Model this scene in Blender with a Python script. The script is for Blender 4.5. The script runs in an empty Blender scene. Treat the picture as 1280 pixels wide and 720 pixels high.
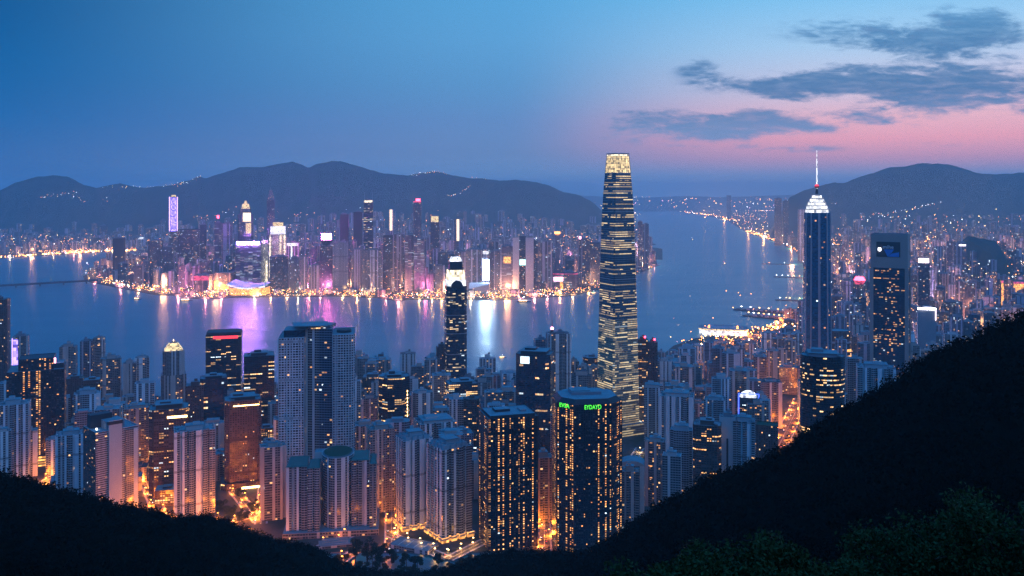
import bpy, math, random
import numpy as np
from mathutils import noise as mnoise, Vector

# ------------------------------------------------------------------ camera, sky, light, exposure
S = bpy.context.scene
F, H = 1108.0, 500.0            # focal length in photo pixels, eye height in metres
R = math.radians

def lin(r, g, b):
    f = lambda c: (c / 12.92 if c <= .04045 else ((c + .055) / 1.055) ** 2.4)
    return (f(r / 255), f(g / 255), f(b / 255), 1)

cam = bpy.data.cameras.new("camera")
cam.sensor_width = 36
cam.lens = F / 1280 * 36
cam.shift_y = -120 / 1280
cam.clip_start, cam.clip_end = 0.5, 90000
camo = bpy.data.objects.new("camera", cam)
S.collection.objects.link(camo)
camo.location = (0, 0, H)
camo.rotation_euler = (R(90), 0, 0)
S.camera = camo

SUN_AZ = R(72)                  # the afterglow lies to the right of the view
world = bpy.data.worlds.new("World")
S.world = world
world.use_nodes = True
wn, wl = world.node_tree.nodes, world.node_tree.links
wn.clear()

class NG:
    """tiny helper to write node graphs as expressions"""
    def __init__(s, nt): s.nt, s.n, s.l = nt, nt.nodes, nt.links
    def put(s, sock, v):
        if isinstance(v, bpy.types.NodeSocket): s.l.new(v, sock)
        elif v is not None: sock.default_value = v
    def m(s, op, a, b=None, c=None, clamp=False):
        n = s.n.new("ShaderNodeMath"); n.operation = op; n.use_clamp = clamp
        for i, v in enumerate((a, b, c)):
            if v is not None: s.put(n.inputs[i], v)
        return n.outputs[0]
    def v(s, op, a, b=None, scale=None):
        n = s.n.new("ShaderNodeVectorMath"); n.operation = op
        s.put(n.inputs[0], a)
        if b is not None: s.put(n.inputs[1], b)
        if scale is not None: s.put(n.inputs["Scale"], scale)
        return n.outputs["Value"] if op in ("DOT_PRODUCT", "LENGTH") else n.outputs[0]
    def sep(s, a):
        n = s.n.new("ShaderNodeSeparateXYZ"); s.put(n.inputs[0], a); return n.outputs
    def comb(s, x, y, z):
        n = s.n.new("ShaderNodeCombineXYZ")
        for i, q in enumerate((x, y, z)): s.put(n.inputs[i], q)
        return n.outputs[0]
    def mix(s, f, a, b, blend='MIX'):
        n = s.n.new("ShaderNodeMix"); n.data_type = 'RGBA'; n.blend_type = blend
        s.put(n.inputs[0], f); s.put(n.inputs[6], a); s.put(n.inputs[7], b)
        return n.outputs[2]
    def mixf(s, f, a, b):
        n = s.n.new("ShaderNodeMix"); n.data_type = 'FLOAT'
        s.put(n.inputs[0], f); s.put(n.inputs[2], a); s.put(n.inputs[3], b)
        return n.outputs[0]
    def ramp(s, f, stops, interp='LINEAR'):
        n = s.n.new("ShaderNodeValToRGB"); e = n.color_ramp.elements; n.color_ramp.interpolation = interp
        while len(e) < len(stops): e.new(0.5)
        for q, (p, c) in zip(e, stops): q.position = p; q.color = c
        s.put(n.inputs[0], f)
        return n.outputs[0]
    def smooth(s, x, a, b, lo=0., hi=1.):
        n = s.n.new("ShaderNodeMapRange"); n.interpolation_type = 'SMOOTHSTEP'
        s.put(n.inputs[0], x)
        for i, q in enumerate((a, b, lo, hi)): n.inputs[i + 1].default_value = q
        return n.outputs[0]
    def noise(s, vec, scale, detail=4, rough=.55, dims='3D'):
        n = s.n.new("ShaderNodeTexNoise"); n.noise_dimensions = dims
        s.put(n.inputs["Vector"], vec); n.inputs["Scale"].default_value = scale
        n.inputs["Detail"].default_value = detail; n.inputs["Roughness"].default_value = rough
        return n.outputs[0]
    def white(s, vec):
        n = s.n.new("ShaderNodeTexWhiteNoise"); n.noise_dimensions = '3D'; s.put(n.inputs["Vector"], vec)
        return n.outputs

g = NG(world.node_tree)
tc = wn.new("ShaderNodeTexCoord").outputs["Generated"]
dx, dy, dz = g.sep(tc)
hor = g.m('SQRT', g.m('ADD', g.m('MULTIPLY', dx, dx), g.m('MULTIPLY', dy, dy)))
hor = g.m('MAXIMUM', hor, 1e-4)
GA = R(36)
glow = g.m('DIVIDE', g.m('ADD', g.m('MULTIPLY', dx, math.sin(GA)), g.m('MULTIPLY', dy, math.cos(GA))), hor)
tg = g.smooth(glow, 0.30, 1.0)
el = g.m('MAXIMUM', dz, 0.0)
elr = g.m('POWER', el, 0.5)           # finer steps near the horizon
q = lambda e: math.sqrt(e)
dark = g.ramp(elr, [(0, lin(50, 104, 164)), (q(.035), lin(40, 100, 164)), (q(.075), lin(14, 98, 164)), (q(.13), lin(0, 92, 156)),
                    (q(.20), lin(0, 80, 140)), (q(.34), lin(0, 96, 172)), (q(.6), lin(30, 140, 232)), (1, lin(40, 150, 244))])
bright = g.ramp(elr, [(0, lin(128, 158, 200)), (q(.018), lin(136, 154, 196)), (q(.036), lin(206, 154, 180)), (q(.056), lin(246, 168, 182)), (q(.080), lin(242, 188, 200)),
                      (q(.11), lin(212, 204, 226)), (q(.155), lin(172, 208, 240)), (q(.21), lin(126, 196, 240)), (q(.34), lin(70, 160, 232)), (q(.6), lin(36, 144, 236)),
                      (1, lin(40, 150, 244))])
mid = g.ramp(elr, [(0, lin(112, 158, 200)), (q(.02), lin(108, 150, 194)), (q(.045), lin(102, 138, 184)), (q(.08), lin(100, 142, 194)), (q(.12), lin(94, 152, 203)), (q(.17), lin(94, 162, 214)), (q(.21), lin(90, 164, 217)), (q(.34), lin(34, 132, 210)), (q(.6), lin(32, 142, 234)), (1, lin(40, 150, 244))])
skyc = g.mix(g.smooth(glow, .34, .86), dark, mid)
skyc = g.mix(g.smooth(glow, .80, .985), skyc, bright)
# clouds: broken sheets low over the afterglow, given by direction only
yy = g.m('MAXIMUM', dy, 0.05)
u = g.m('MULTIPLY_ADD', g.m('DIVIDE', dx, yy), F, 640.0)
v = g.m('MULTIPLY_ADD', g.m('DIVIDE', dz, yy), -F, 240.0)
cv = g.comb(g.m('MULTIPLY', u, .010), g.m('MULTIPLY', v, .034), 0.0)
n1 = g.noise(cv, 1.0, 7, .62)
wv = g.v('ADD', cv, g.comb(g.m('MULTIPLY', g.noise(cv, .7, 2), 1.2), 3.1, 2.7))
n2 = g.noise(wv, 2.6, 6, .6)
field = None
for (cx_, cy_, sx_, sy_, a_) in [(1105, 107, 150, 20, 1.15), (1165, 55, 84, 30, 1.25), (1222, 28, 44, 18, .7), (1255, 112, 70, 26, .8), (1010, 108, 60, 14, .7), (1200, 128, 80, 12, .5), (870, 162, 110, 20, .85),
                                (945, 147, 60, 9, .75), (1085, 150, 52, 10, .9), (790, 139, 22, 3, .5), (872, 85, 26, 12, .62), (905, 106, 40, 6, .5),
                                (1020, 36, 70, 18, .36), (800, 150, 60, 8, .5), (980, 186, 70, 5, .5), (960, 160, 90, 6, .6), (1190, 180, 90, 5, .2)]:
    a = g.m('DIVIDE', g.m('SUBTRACT', u, cx_), sx_); b = g.m('DIVIDE', g.m('SUBTRACT', v, cy_), sy_)
    e = g.m('MULTIPLY', g.m('EXPONENT', g.m('MULTIPLY', g.m('ADD', g.m('MULTIPLY', a, a), g.m('MULTIPLY', b, b)), -0.9)), a_)
    field = e if field is None else g.m('ADD', field, e)
nn = g.m('ADD', g.m('MULTIPLY', n1, 1.05), g.m('MULTIPLY', n2, .62))
dens = g.m('ADD', field, g.m('MULTIPLY', g.m('SUBTRACT', nn, .80), 3.4))
cl = g.smooth(dens, .26, 1.2)
cl = g.m('MULTIPLY', cl, g.smooth(dy, .1, .3))
cl = g.m('MULTIPLY', cl, g.smooth(field, .05, .42))
n3 = g.noise(g.v('MULTIPLY', cv, (1.0, 1.6, 1.0)), 2.6, 6, .6)
cl = g.m('MULTIPLY', cl, g.m('MULTIPLY_ADD', g.smooth(g.m('ADD', g.m('MULTIPLY', n3, .6), g.m('MULTIPLY', n2, .5)), .34, .64), .26, .70))
ccol = g.ramp(g.m('MULTIPLY', el, 4.0), [(0, lin(130, 140, 186)), (.26, lin(112, 146, 190)), (.42, lin(74, 120, 168)), (.62, lin(76, 128, 176)), (.8, lin(100, 160, 208)), (1, lin(100, 160, 208))])
ccol = g.mix(g.m('MULTIPLY', g.smooth(n2, .5, .75), .35), ccol, lin(130, 152, 190))
skyc = g.mix(cl, skyc, ccol)
bg1 = wn.new("ShaderNodeBackground"); g.put(bg1.inputs[0], skyc); g.put(bg1.inputs[1], g.smooth(dz, .30, .62, 0.97, 1.04))
nish = wn.new("ShaderNodeTexSky"); nish.sky_type = 'NISHITA'; nish.sun_disc = False
nish.sun_elevation = R(-7); nish.sun_rotation = SUN_AZ; nish.altitude = 500
bg2 = wn.new("ShaderNodeBackground"); wl.new(nish.outputs[0], bg2.inputs[0]); bg2.inputs[1].default_value = 0.05
add = wn.new("ShaderNodeAddShader"); wl.new(bg1.outputs[0], add.inputs[0]); wl.new(bg2.outputs[0], add.inputs[1])
wo = wn.new("ShaderNodeOutputWorld"); wl.new(add.outputs[0], wo.inputs[0])

sun = bpy.data.lights.new("afterglow_sun", 'SUN')
sun.energy = 0.24; sun.angle = R(60); sun.color = (.90, .80, .88)
suno = bpy.data.objects.new("afterglow_sun", sun); S.collection.objects.link(suno)
suno.rotation_euler = (R(66), 0, R(180) - R(140))    # low light from the right, a little behind the camera

S.view_settings.view_transform = 'Standard'
S.view_settings.look = 'None'
S.view_settings.exposure = 0.14
S.view_settings.gamma = 1.0
S.render.engine = 'CYCLES'
HAZE = 6e-5
cy = S.cycles
cy.max_bounces = 8; cy.diffuse_bounces = 2; cy.glossy_bounces = 3; cy.transmission_bounces = 2; cy.volume_bounces = 4
cy.transparent_max_bounces = 4
cy.sample_clamp_indirect = 3.0; cy.sample_clamp_direct = 0
cy.use_denoising = True; cy.denoising_prefilter = 'NONE'
cy.caustics_reflective = False; cy.caustics_refractive = False
cy.use_adaptive_sampling = True; cy.adaptive_threshold = 0.01

# ------------------------------------------------------------------ pixel / place arithmetic
def gx(px, Y): return (px - 640) / F * Y
def gz(py, Y): return H + (240 - py) / F * Y
def gY(py, z=2.0): return (H - z) * F / (py - 240)
def fbm(x, y, z=0., o=4):
    return mnoise.fractal(Vector((x, y, z)), 1.0, 2.0, o)
def interp(x, pts):
    xs, ys = zip(*pts); return float(np.interp(x, xs, ys))

# ------------------------------------------------------------------ materials
MATS = {}
def new_mat(name):
    m = bpy.data.materials.new(name); m.use_nodes = True; m.node_tree.nodes.clear()
    G = NG(m.node_tree); o = G.n.new("ShaderNodeOutputMaterial"); p = G.n.new("ShaderNodeBsdfPrincipled")
    G.l.new(p.outputs[0], o.inputs[0]); MATS[name] = m
    m.cycles.emission_sampling = 'NONE'
    return m, G, p
def plain(name, col, rough=.8, var=.25, scale=.15, spec=.3, metal=0.):
    m, G, p = new_mat(name)
    ob = G.n.new("ShaderNodeTexCoord").outputs["Object"]
    n = G.noise(ob, scale, 5)
    c = G.mix(n, tuple(x * (1 - var) for x in col) + (1,), tuple(x * (1 + var) for x in col) + (1,))
    G.put(p.inputs["Base Color"], c); p.inputs["Roughness"].default_value = rough
    p.inputs["Specular IOR Level"].default_value = spec; p.inputs["Metallic"].default_value = metal
    return m
def glowing(name, col, strength, sampled=False, pattern=None):
    m, G, p = new_mat(name)
    p.inputs["Base Color"].default_value = tuple(min(1, c * .3) for c in col) + (1,)
    p.inputs["Roughness"].default_value = .6
    p.inputs["Emission Color"].default_value = tuple(col) + (1,)
    if pattern:
        ob = G.n.new("ShaderNodeTexCoord").outputs["Object"]
        w = G.white(G.v('FLOOR', G.v('SCALE', ob, scale=1 / pattern)))[0]
        G.put(p.inputs["Emission Strength"], G.m('MULTIPLY', G.m('MULTIPLY_ADD', w, 1.3, .15), strength))
    else:
        p.inputs["Emission Strength"].default_value = strength
    m.cycles.emission_sampling = 'AUTO' if sampled else 'NONE'
    return m

def facade(name, wall, glass=(.02, .03, .05), w=.6, h=.5, p=.05, rowp=0., rowb=1., colp=0., colb=1., ca=(1, .36, .09), cb=(1, .58, .24),
           cool=.1, E=3., grough=.15, gspec=.6, wrough=.75, tint=.18, run=0., patch=.6, rib=0.):
    """wall with one window per UV cell; a random share of the windows has its lamps on.
    rowp/rowb: share of storeys that are lit more and by how much; colp/colb the same for window columns; run: neighbours lit together"""
    m, G, P = new_mat(name)
    uv = G.n.new("ShaderNodeUVMap").outputs[0]
    rnd = G.n.new("ShaderNodeObjectInfo").outputs["Random"]
    seed = G.m('MULTIPLY', rnd, 917.0)
    fr = G.v('FRACTION', uv); ce = G.v('FLOOR', uv)
    fx, fy, _ = G.sep(fr); cx, cy_, _ = G.sep(ce)
    r1, rc = G.white(G.comb(G.m('FLOOR', G.m('DIVIDE', cx, run)) if run else cx, cy_, seed))
    rr = G.white(G.comb(cx, cy_, G.m('ADD', seed, 31.0)))[0]
    rcol = G.white(G.comb(cx, 5.5, G.m('ADD', seed, 77.0)))[0]
    wide = w > .8
    ww = w / 2 if wide else G.m('MULTIPLY', G.m('MULTIPLY_ADD', rcol, .75, .55), w / 2)
    hh = G.m('MULTIPLY', G.m('MULTIPLY_ADD', rr, .25 if wide else .45, .85 if wide else .75), h / 2)
    mx = G.m('LESS_THAN', G.m('ABSOLUTE', G.m('SUBTRACT', fx, .5)), ww)
    my = G.m('LESS_THAN', G.m('ABSOLUTE', G.m('SUBTRACT', fy, .5)), hh)
    win = G.m('MULTIPLY', mx, my)
    pil = G.m('LESS_THAN', rcol, rib) if rib else None       # plain upright ribs between the window columns
    if rib: win = G.m('MULTIPLY', win, G.m('SUBTRACT', 1.0, pil))
    fl = G.m('MODULO', G.m('ADD', cy_, G.m('FLOOR', G.m('MULTIPLY', rnd, 14.0))), 15.0)
    refuge = G.m('MULTIPLY', G.m('LESS_THAN', fl, .5), G.m('GREATER_THAN', rnd, .55))          # open refuge storeys
    win = G.m('MULTIPLY', win, G.m('SUBTRACT', 1.0, refuge)) if not wide else win
    prob = p
    if rowp:
        r2 = G.white(G.comb(3.3, cy_, seed))[0]
        prob = G.m('MULTIPLY', prob, G.mixf(G.m('LESS_THAN', r2, rowp), 1.0, rowb))
    if colp:
        r3 = G.white(G.comb(cx, 7.7, seed))[0]
        prob = G.m('MULTIPLY', prob, G.mixf(G.m('LESS_THAN', r3, colp), 1.0, colb))
    if patch:
        pn = G.noise(G.v('ADD', G.v('SCALE', uv, scale=.11), G.comb(seed, 0., 0.)), 1.0, 2)
        prob = G.m('MULTIPLY', prob, G.mixf(patch, 1.0, G.smooth(pn, .35, .7, .1, 2.4)))
    lit = G.m('LESS_THAN', r1, prob)
    lc = G.mix(rr, tuple(ca) + (1,), tuple(cb) + (1,))
    s3 = G.sep(G.white(G.comb(G.m('FLOOR', G.m('DIVIDE', cx, run)) if run else cx, cy_, G.m('ADD', seed, 13.0)))[1])
    lc = G.mix(G.m('LESS_THAN', s3[0], cool), lc, (.75, .9, 1.0, 1))
    # curtains, blinds and lamps: bright and dim rooms
    br = G.m('MULTIPLY_ADD', G.m('POWER', s3[1], 2.0), 1.0, .25)
    em = G.m('MULTIPLY', G.m('MULTIPLY', lit, win), G.m('MULTIPLY', br, E))
    ob = G.n.new("ShaderNodeTexCoord").outputs["Object"]
    dirt = G.noise(G.v('MULTIPLY', ob, (.12, .12, .02)), 1.0, 4, .6)
    k = G.m('MULTIPLY_ADD', rnd, 2 * tint, 1 - tint)
    k = G.m('MULTIPLY', k, G.m('MULTIPLY_ADD', dirt, .5, .75))
    k = G.m('MULTIPLY', k, G.m('MULTIPLY_ADD', pil, .62, .62) if rib else G.m('MULTIPLY_ADD', rcol, .34, .80))
    k = G.m('MULTIPLY', k, G.m('MULTIPLY_ADD', G.noise(G.v('MULTIPLY', uv, (1.3, .16, 0.)), 1.0, 3, .7), .5, .74))   # rain streaks
    k = G.m('MULTIPLY', k, G.m('MULTIPLY_ADD', refuge, -.42, 1.0))
    wc = G.v('SCALE', tuple(wall), scale=k)
    gv = G.m('MULTIPLY_ADD', rr, .9, .5)
    gc = G.mix(G.m('MULTIPLY', G.m('LESS_THAN', s3[2], .22), .0 if wide else .8), G.v('SCALE', tuple(glass), scale=gv), (.16, .15, .14, 1))   # drawn curtains
    G.put(P.inputs["Base Color"], G.mix(win, wc, gc))
    G.put(P.inputs["Roughness"], G.mixf(win, wrough, grough))
    G.put(P.inputs["Specular IOR Level"], G.mixf(win, .3, gspec))
    G.put(P.inputs["Emission Color"], lc); G.put(P.inputs["Emission Strength"], em)
    return m

WARM, GOLD, ORNG = (1, .50, .16), (1, .76, .42), (1, .36, .08)
facade('apt_pale', (.60, .60, .61), p=0.014, E=1.7, cool=.04, rib=.34, w=.86, h=.60)
facade('apt_warm', (.48, .43, .41), p=0.045, E=1.5, cool=.04, rib=.3, w=.8, h=.58)
facade('apt_busy', (.40, .35, .33), p=0.1, E=1.5, cool=.04, rib=.26, w=.78, h=.56)
facade('apt_teal', (.52, .62, .68), p=0.018, E=1.6, cool=.04, rib=.34, w=.86, h=.60)
facade('apt_grey', (.36, .36, .42), p=0.035, E=1.5, cool=.04, rib=.28, w=.84, h=.56)
facade('apt_stripe', (.58, .54, .58), glass=(.015, .02, .03), w=1.0, h=.5, p=.03, E=2.2, grough=.3)
facade('grid_white', (.60, .69, .74), glass=(.008, .016, .03), w=.72, h=.62, p=.012, E=2.0)
facade('grid_glass', (.16, .24, .32), glass=(.02, .04, .07), w=.9, h=.62, p=.07, E=1.8, colp=.3, colb=2.0, patch=.9)
facade('dark_office', (.030, .026, .034), glass=(.015, .02, .035), w=.62, h=.55, p=.055, colp=.20, colb=10., ca=(1, .32, .07), cb=(1, .50, .17), E=2.2, gspec=.5, wrough=.4)
facade('dark_cols', (.022, .022, .032), glass=(.01, .016, .03), w=.55, h=.5, p=.05, colp=.24, colb=15., ca=(1, .32, .07), cb=(1, .50, .17), E=2.4, gspec=.5, cool=.02, wrough=.35, patch=.35)
facade('dark_bands', (.025, .026, .036), glass=(.014, .02, .036), w=.85, h=.5, p=.03, rowp=.28, rowb=16., run=3, ca=(1, .46, .14), cb=(1, .66, .32), E=2.2, gspec=.7, wrough=.3)
facade('brown_office', (.10, .062, .055), glass=(.02, .02, .028), w=.7, h=.5, p=.09, rowp=.2, rowb=4., E=2.2, run=2)
facade('brown_dim', (.12, .075, .07), glass=(.02, .02, .028), w=.5, h=.55, p=.035, E=2.4)
facade('glass_navy', (.02, .03, .055), glass=(.014, .03, .06), w=.94, h=.86, p=.012, rowp=.10, rowb=20., run=2, E=1.6, grough=.08, gspec=1.0, wrough=.3, cb=GOLD)
facade('glass_blue', (.03, .12, .20), glass=(.015, .12, .22), w=.94, h=.84, p=.012, E=2.0, grough=.1, gspec=1.0, wrough=.3)
facade('tower_gold', (.13, .15, .17), glass=(.02, .05, .085), w=1.0, h=.40, p=.05, rowp=.46, rowb=17., run=12, ca=(1, .62, .24), cb=(1, .78, .42), cool=.02, E=1.0, grough=.12, gspec=.9, wrough=.35, patch=.55)
facade('tower_base_glow', (.34, .31, .23), glass=(.20, .18, .12), w=1.0, h=.5, p=.5, rowp=.45, rowb=2.2, run=12, ca=(1, .66, .28), cb=(1, .80, .46), cool=.03, E=.8, grough=.2, patch=.7)  # olive-gold glow of the lower storeys put into wall and glass colour
facade('tower_harbour', (.03, .035, .05), glass=(.015, .03, .055), w=.9, h=.6, p=.05, rowp=.25, rowb=8., run=2, ca=(1, .6, .25), cb=(1, .8, .5), E=1.6, gspec=.9, grough=.12)
facade('stone_lit', (.6, .55, .45), glass=(.05, .04, .03), w=.3, h=.55, p=.5, E=3., ca=(1, .8, .45), cb=(1, .9, .65))
facade('far_pale', (0.442, 0.429, 0.494), p=0.09, E=1.7, cool=.3, rib=.3, w=.7, h=.6)
facade('far_grey', (0.286, 0.286, 0.364), p=0.09, E=1.7, cool=.35, rib=.25, w=.7, h=.6)
facade('far_dark', (0.078, 0.091, 0.130), glass=(.02, .03, .05), w=.7, h=.55, p=0.09, E=1.6, cool=.35, rowp=.15, rowb=3.)
facade('far_warm', (0.390, 0.286, 0.286), p=0.14, E=1.8, cool=.15, rib=.25, w=.7, h=.6)
facade('far_lilac', (0.572, 0.468, 0.572), p=0.07, E=1.6, cool=.2, rib=.3, w=.6, h=.6)
facade('far_band', (.16, .14, .2), w=.9, h=.4, p=.25, run=4, E=1.1, cool=.5, ca=(.9, .7, .8))
facade('far_line', (.36, .38, .46), w=1.0, h=.4, p=.02, E=1.5)
plain('roof_teal', (.16, .25, .29), .8, .35, .09)
plain('roof_grey', (.24, .25, .28), .85, .35, .09)
plain('roof_dark', (.05, .06, .075), .7, .35, .09)
plain('roof_green', (.045, .13, .12), .6, .3, .08)
plain('roof_garden', (.02, .06, .035), .9, .4, .2)
plain('blank_pale', (.54, .53, .55), .8, .12, .05)
plain('blank_warm', (.45, .38, .36), .8, .12, .05)
plain('blank_grey', (.26, .26, .30), .8, .15, .05)
plain('blank_dark', (.03, .032, .042), .5, .2, .05)
plain('blank_brown', (.10, .065, .06), .7, .2, .05)
plain('blank_teal', (.36, .46, .52), .8, .12, .05)
facade('slab_glass', (.03, .06, .09), glass=(.012, .06, .11), w=.9, h=.5, p=.10, rowp=.2, rowb=3., E=1.3, gspec=.9, grough=.12, patch=.9)
plain('frame_stone', (.36, .30, .28), .8, .12, .05)
plain('concrete', (.42, .39, .42), .85, .2, .06)
plain('metal', (.35, .36, .38), .35, .1, .3, metal=.8)
plain('mast_red', (.5, .05, .04), .5)
plain('white_paint', (.75, .75, .76), .6, .06)
plain('hull_dark', (.04, .05, .07), .5)
plain('asphalt', (.09, .085, .085), .85, .25, .2)
plain('pier_deck', (.07, .07, .08), .9, .3, .05)
plain('car_dark', (.04, .045, .06), .3)
plain('car_pale', (.5, .5, .52), .3)
plain('car_red', (.35, .03, .03), .3)
plain('bark', (.05, .04, .03), .9)
glowing('lamp_orange', (1, .30, .045), 12.)
glowing('lamp_amber', (1, .58, .20), 12.)
glowing('lamp_white', (.95, .95, 1), 12.)
glowing('lamp_pink', (1, .40, .55), 8.)
glowing('lamp_red', (1, .05, .10), 12.)
glowing('led_purple', (.30, .20, 1), 2.6, pattern=7)
glowing('led_edge', (.75, .45, 1), 2.4)
glowing('sign_purple', (.58, .20, 1), 260., True)
glowing('sign_magenta', (1, .10, .60), 260., True)
glowing('sign_face_pink', (1, .45, .60), 8.)
glowing('sign_white', (.50, .72, 1), 90., True)
glowing('sign_soft', (1, .85, .95), 3.5)
glowing('sign_red', (1, .05, .07), 1.6)
glowing('sign_green', (.10, 1, .06), 1.3)
glowing('sign_blue', (.06, .12, 1), 2.6)
glowing('screen_cyan', (.55, 1, .9), 2.2)
glowing('screen_white', (.78, .95, 1), 1.6)
glowing('floodlit', (1, .84, .56), 1.6, pattern=6)  # warm floodlight on walls and crowns, put in as surface glow
glowing('floodlit_white', (.95, .96, 1), 1.35, pattern=5)  # the same for white floodlight: the wall itself emits
glowing('crown_gold', (1, .72, .34), 1.15, pattern=4)
glowing('strip_gold', (1, .76, .50), 1.8)
glowing('amber_floor_glow', (1, .42, .10), 1.7, pattern=5)  # amber light on storeys and fronts, put into the surface as emission
glowing('red_wash_glow', (1, .10, .22), .9, pattern=8)  # red light washing walls and rims, put into the surface as emission
glowing('rib_light', (.95, .92, .70), 1.3)

# ------------------------------------------------------------------ mesh building
COL = S.collection
class MB:
    def __init__(s): s.v, s.f, s.uv, s.mi, s.mats = [], [], [], [], []
    def slot(s, m):
        if m not in s.mats: s.mats.append(m)
        return s.mats.index(m)
    def face(s, pts, mat, uv=None):
        k = len(s.v); s.v += [tuple(p) for p in pts]; s.f.append(tuple(range(k, k + len(pts))))
        s.uv += uv if uv else [(0.0, 0.0)] * len(pts); s.mi.append(s.slot(mat))
    def prism(s, poly, z0, z1, mat, cap='roof_grey', bay=3.4, flr=3.1, blank=None, emat=None, parapet=0., top=None, bottom=False, u0=0):
        """walls (CCW polygon) in window cells, a sunk roof behind a parapet; top: other polygon at z1 (taper)"""
        top = top or poly; n = len(poly); uu = u0
        nf = max(1, round((z1 - z0) / flr))
        for i in range(n):
            a, b = poly[i], poly[(i + 1) % n]; c, d = top[i], top[(i + 1) % n]
            L = math.hypot(b[0] - a[0], b[1] - a[1])
            mm = emat(i, L) if emat else None
            nb = round(L / bay)
            if mm is None: mm = mat if nb >= 1 else (blank or mat)
            nb = max(1, nb)
            s.face([(a[0], a[1], z0), (b[0], b[1], z0), (d[0], d[1], z1), (c[0], c[1], z1)], mm,
                   [(uu, 0), (uu + nb, 0), (uu + nb, nf), (uu, nf)])
            uu += nb + 1
        if cap:
            if parapet:
                cx = sum(p[0] for p in top) / n; cy_ = sum(p[1] for p in top) / n
                rad = max(math.hypot(p[0] - cx, p[1] - cy_) for p in top); k = 1 - .9 / max(rad, 3)
                inn = [(cx + (p[0] - cx) * k, cy_ + (p[1] - cy_) * k) for p in top]
                zr = z1 - parapet
                for i in range(n):
                    j = (i + 1) % n
                    s.face([(top[i][0], top[i][1], z1), (top[j][0], top[j][1], z1), (inn[j][0], inn[j][1], z1), (inn[i][0], inn[i][1], z1)], blank or cap)
                    s.face([(inn[i][0], inn[i][1], z1), (inn[j][0], inn[j][1], z1), (inn[j][0], inn[j][1], zr), (inn[i][0], inn[i][1], zr)], cap)
                s.face([(p[0], p[1], zr) for p in inn], cap)
            else:
                s.face([(p[0], p[1], z1) for p in top], cap)
        if bottom: s.face([(p[0], p[1], z0) for p in reversed(poly)], blank or mat)
        return s
    def box(s, cx, cy_, z0, sx, sy, sz, mat, cap=None, **k):
        a, b = sx / 2, sy / 2
        return s.prism([(cx - a, cy_ - b), (cx + a, cy_ - b), (cx + a, cy_ + b), (cx - a, cy_ + b)], z0, z0 + sz, mat, cap or mat, bottom=True, **k)
    def cyl(s, cx, cy_, z0, r, h, mat, n=12, r2=None, cap=None):
        r2 = r if r2 is None else r2
        P = [(cx + r * math.cos(6.28318 * i / n), cy_ + r * math.sin(6.28318 * i / n)) for i in range(n)]
        T = [(cx + r2 * math.cos(6.28318 * i / n), cy_ + r2 * math.sin(6.28318 * i / n)) for i in range(n)]
        return s.prism(P, z0, z0 + h, mat, cap or mat, top=T, bottom=True)
    def bar(s, p, q_, r, mat, r2=None, n=5):
        p, q_ = Vector(p), Vector(q_); d = (q_ - p).normalized()
        a = d.orthogonal().normalized(); b = d.cross(a); r2 = r if r2 is None else r2
        P = [p + (a * math.cos(6.28318 * i / n) + b * math.sin(6.28318 * i / n)) * r for i in range(n)]
        T = [q_ + (a * math.cos(6.28318 * i / n) + b * math.sin(6.28318 * i / n)) * r2 for i in range(n)]
        for i in range(n):
            j = (i + 1) % n; s.face([P[i], P[j], T[j], T[i]], mat)
        s.face(T, mat); s.face(P[::-1], mat)
        return s
    def build(s, name, parent=None, loc=None, rz=0.):
        me = bpy.data.meshes.new(name)
        me.from_pydata(s.v, [], s.f)
        l = me.uv_layers.new(name="UVMap")
        l.data.foreach_set("uv", np.array(s.uv, dtype=np.float32).ravel())
        for m in s.mats: me.materials.append(MATS[m])
        me.polygons.foreach_set("material_index", np.array(s.mi, dtype=np.int32))
        me.update()
        o = bpy.data.objects.new(name, me); COL.objects.link(o)
        if parent: o.parent = parent
        if loc: o.location = loc
        o.rotation_euler.z = rz
        return o
def mesh_np(name, V, Fq, mat, smooth=False):
    """quads or triangles from numpy arrays"""
    me = bpy.data.meshes.new(name); k = Fq.shape[1]
    me.vertices.add(len(V)); me.vertices.foreach_set("co", V.astype(np.float32).ravel())
    me.loops.add(Fq.size); me.loops.foreach_set("vertex_index", Fq.astype(np.int32).ravel())
    me.polygons.add(len(Fq)); me.polygons.foreach_set("loop_start", np.arange(0, Fq.size, k, dtype=np.int32))
    me.polygons.foreach_set("use_smooth", np.full(len(Fq), smooth))
    me.update(calc_edges=True); me.validate()
    me.materials.append(mat if not isinstance(mat, str) else MATS[mat])
    o = bpy.data.objects.new(name, me); COL.objects.link(o)
    return o
def tag(o, label, cat, group=None, kind=None):
    if kind: o['kind'] = kind
    if label: o['label'] = label
    if cat: o['category'] = cat
    if group: o['group'] = group
    return o
def empty(name, loc, rz, label, cat, group=None):
    o = bpy.data.objects.new(name, None); COL.objects.link(o)
    o.empty_display_size = 5; o.location = loc; o.rotation_euler.z = rz
    return tag(o, label, cat, group)

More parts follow.
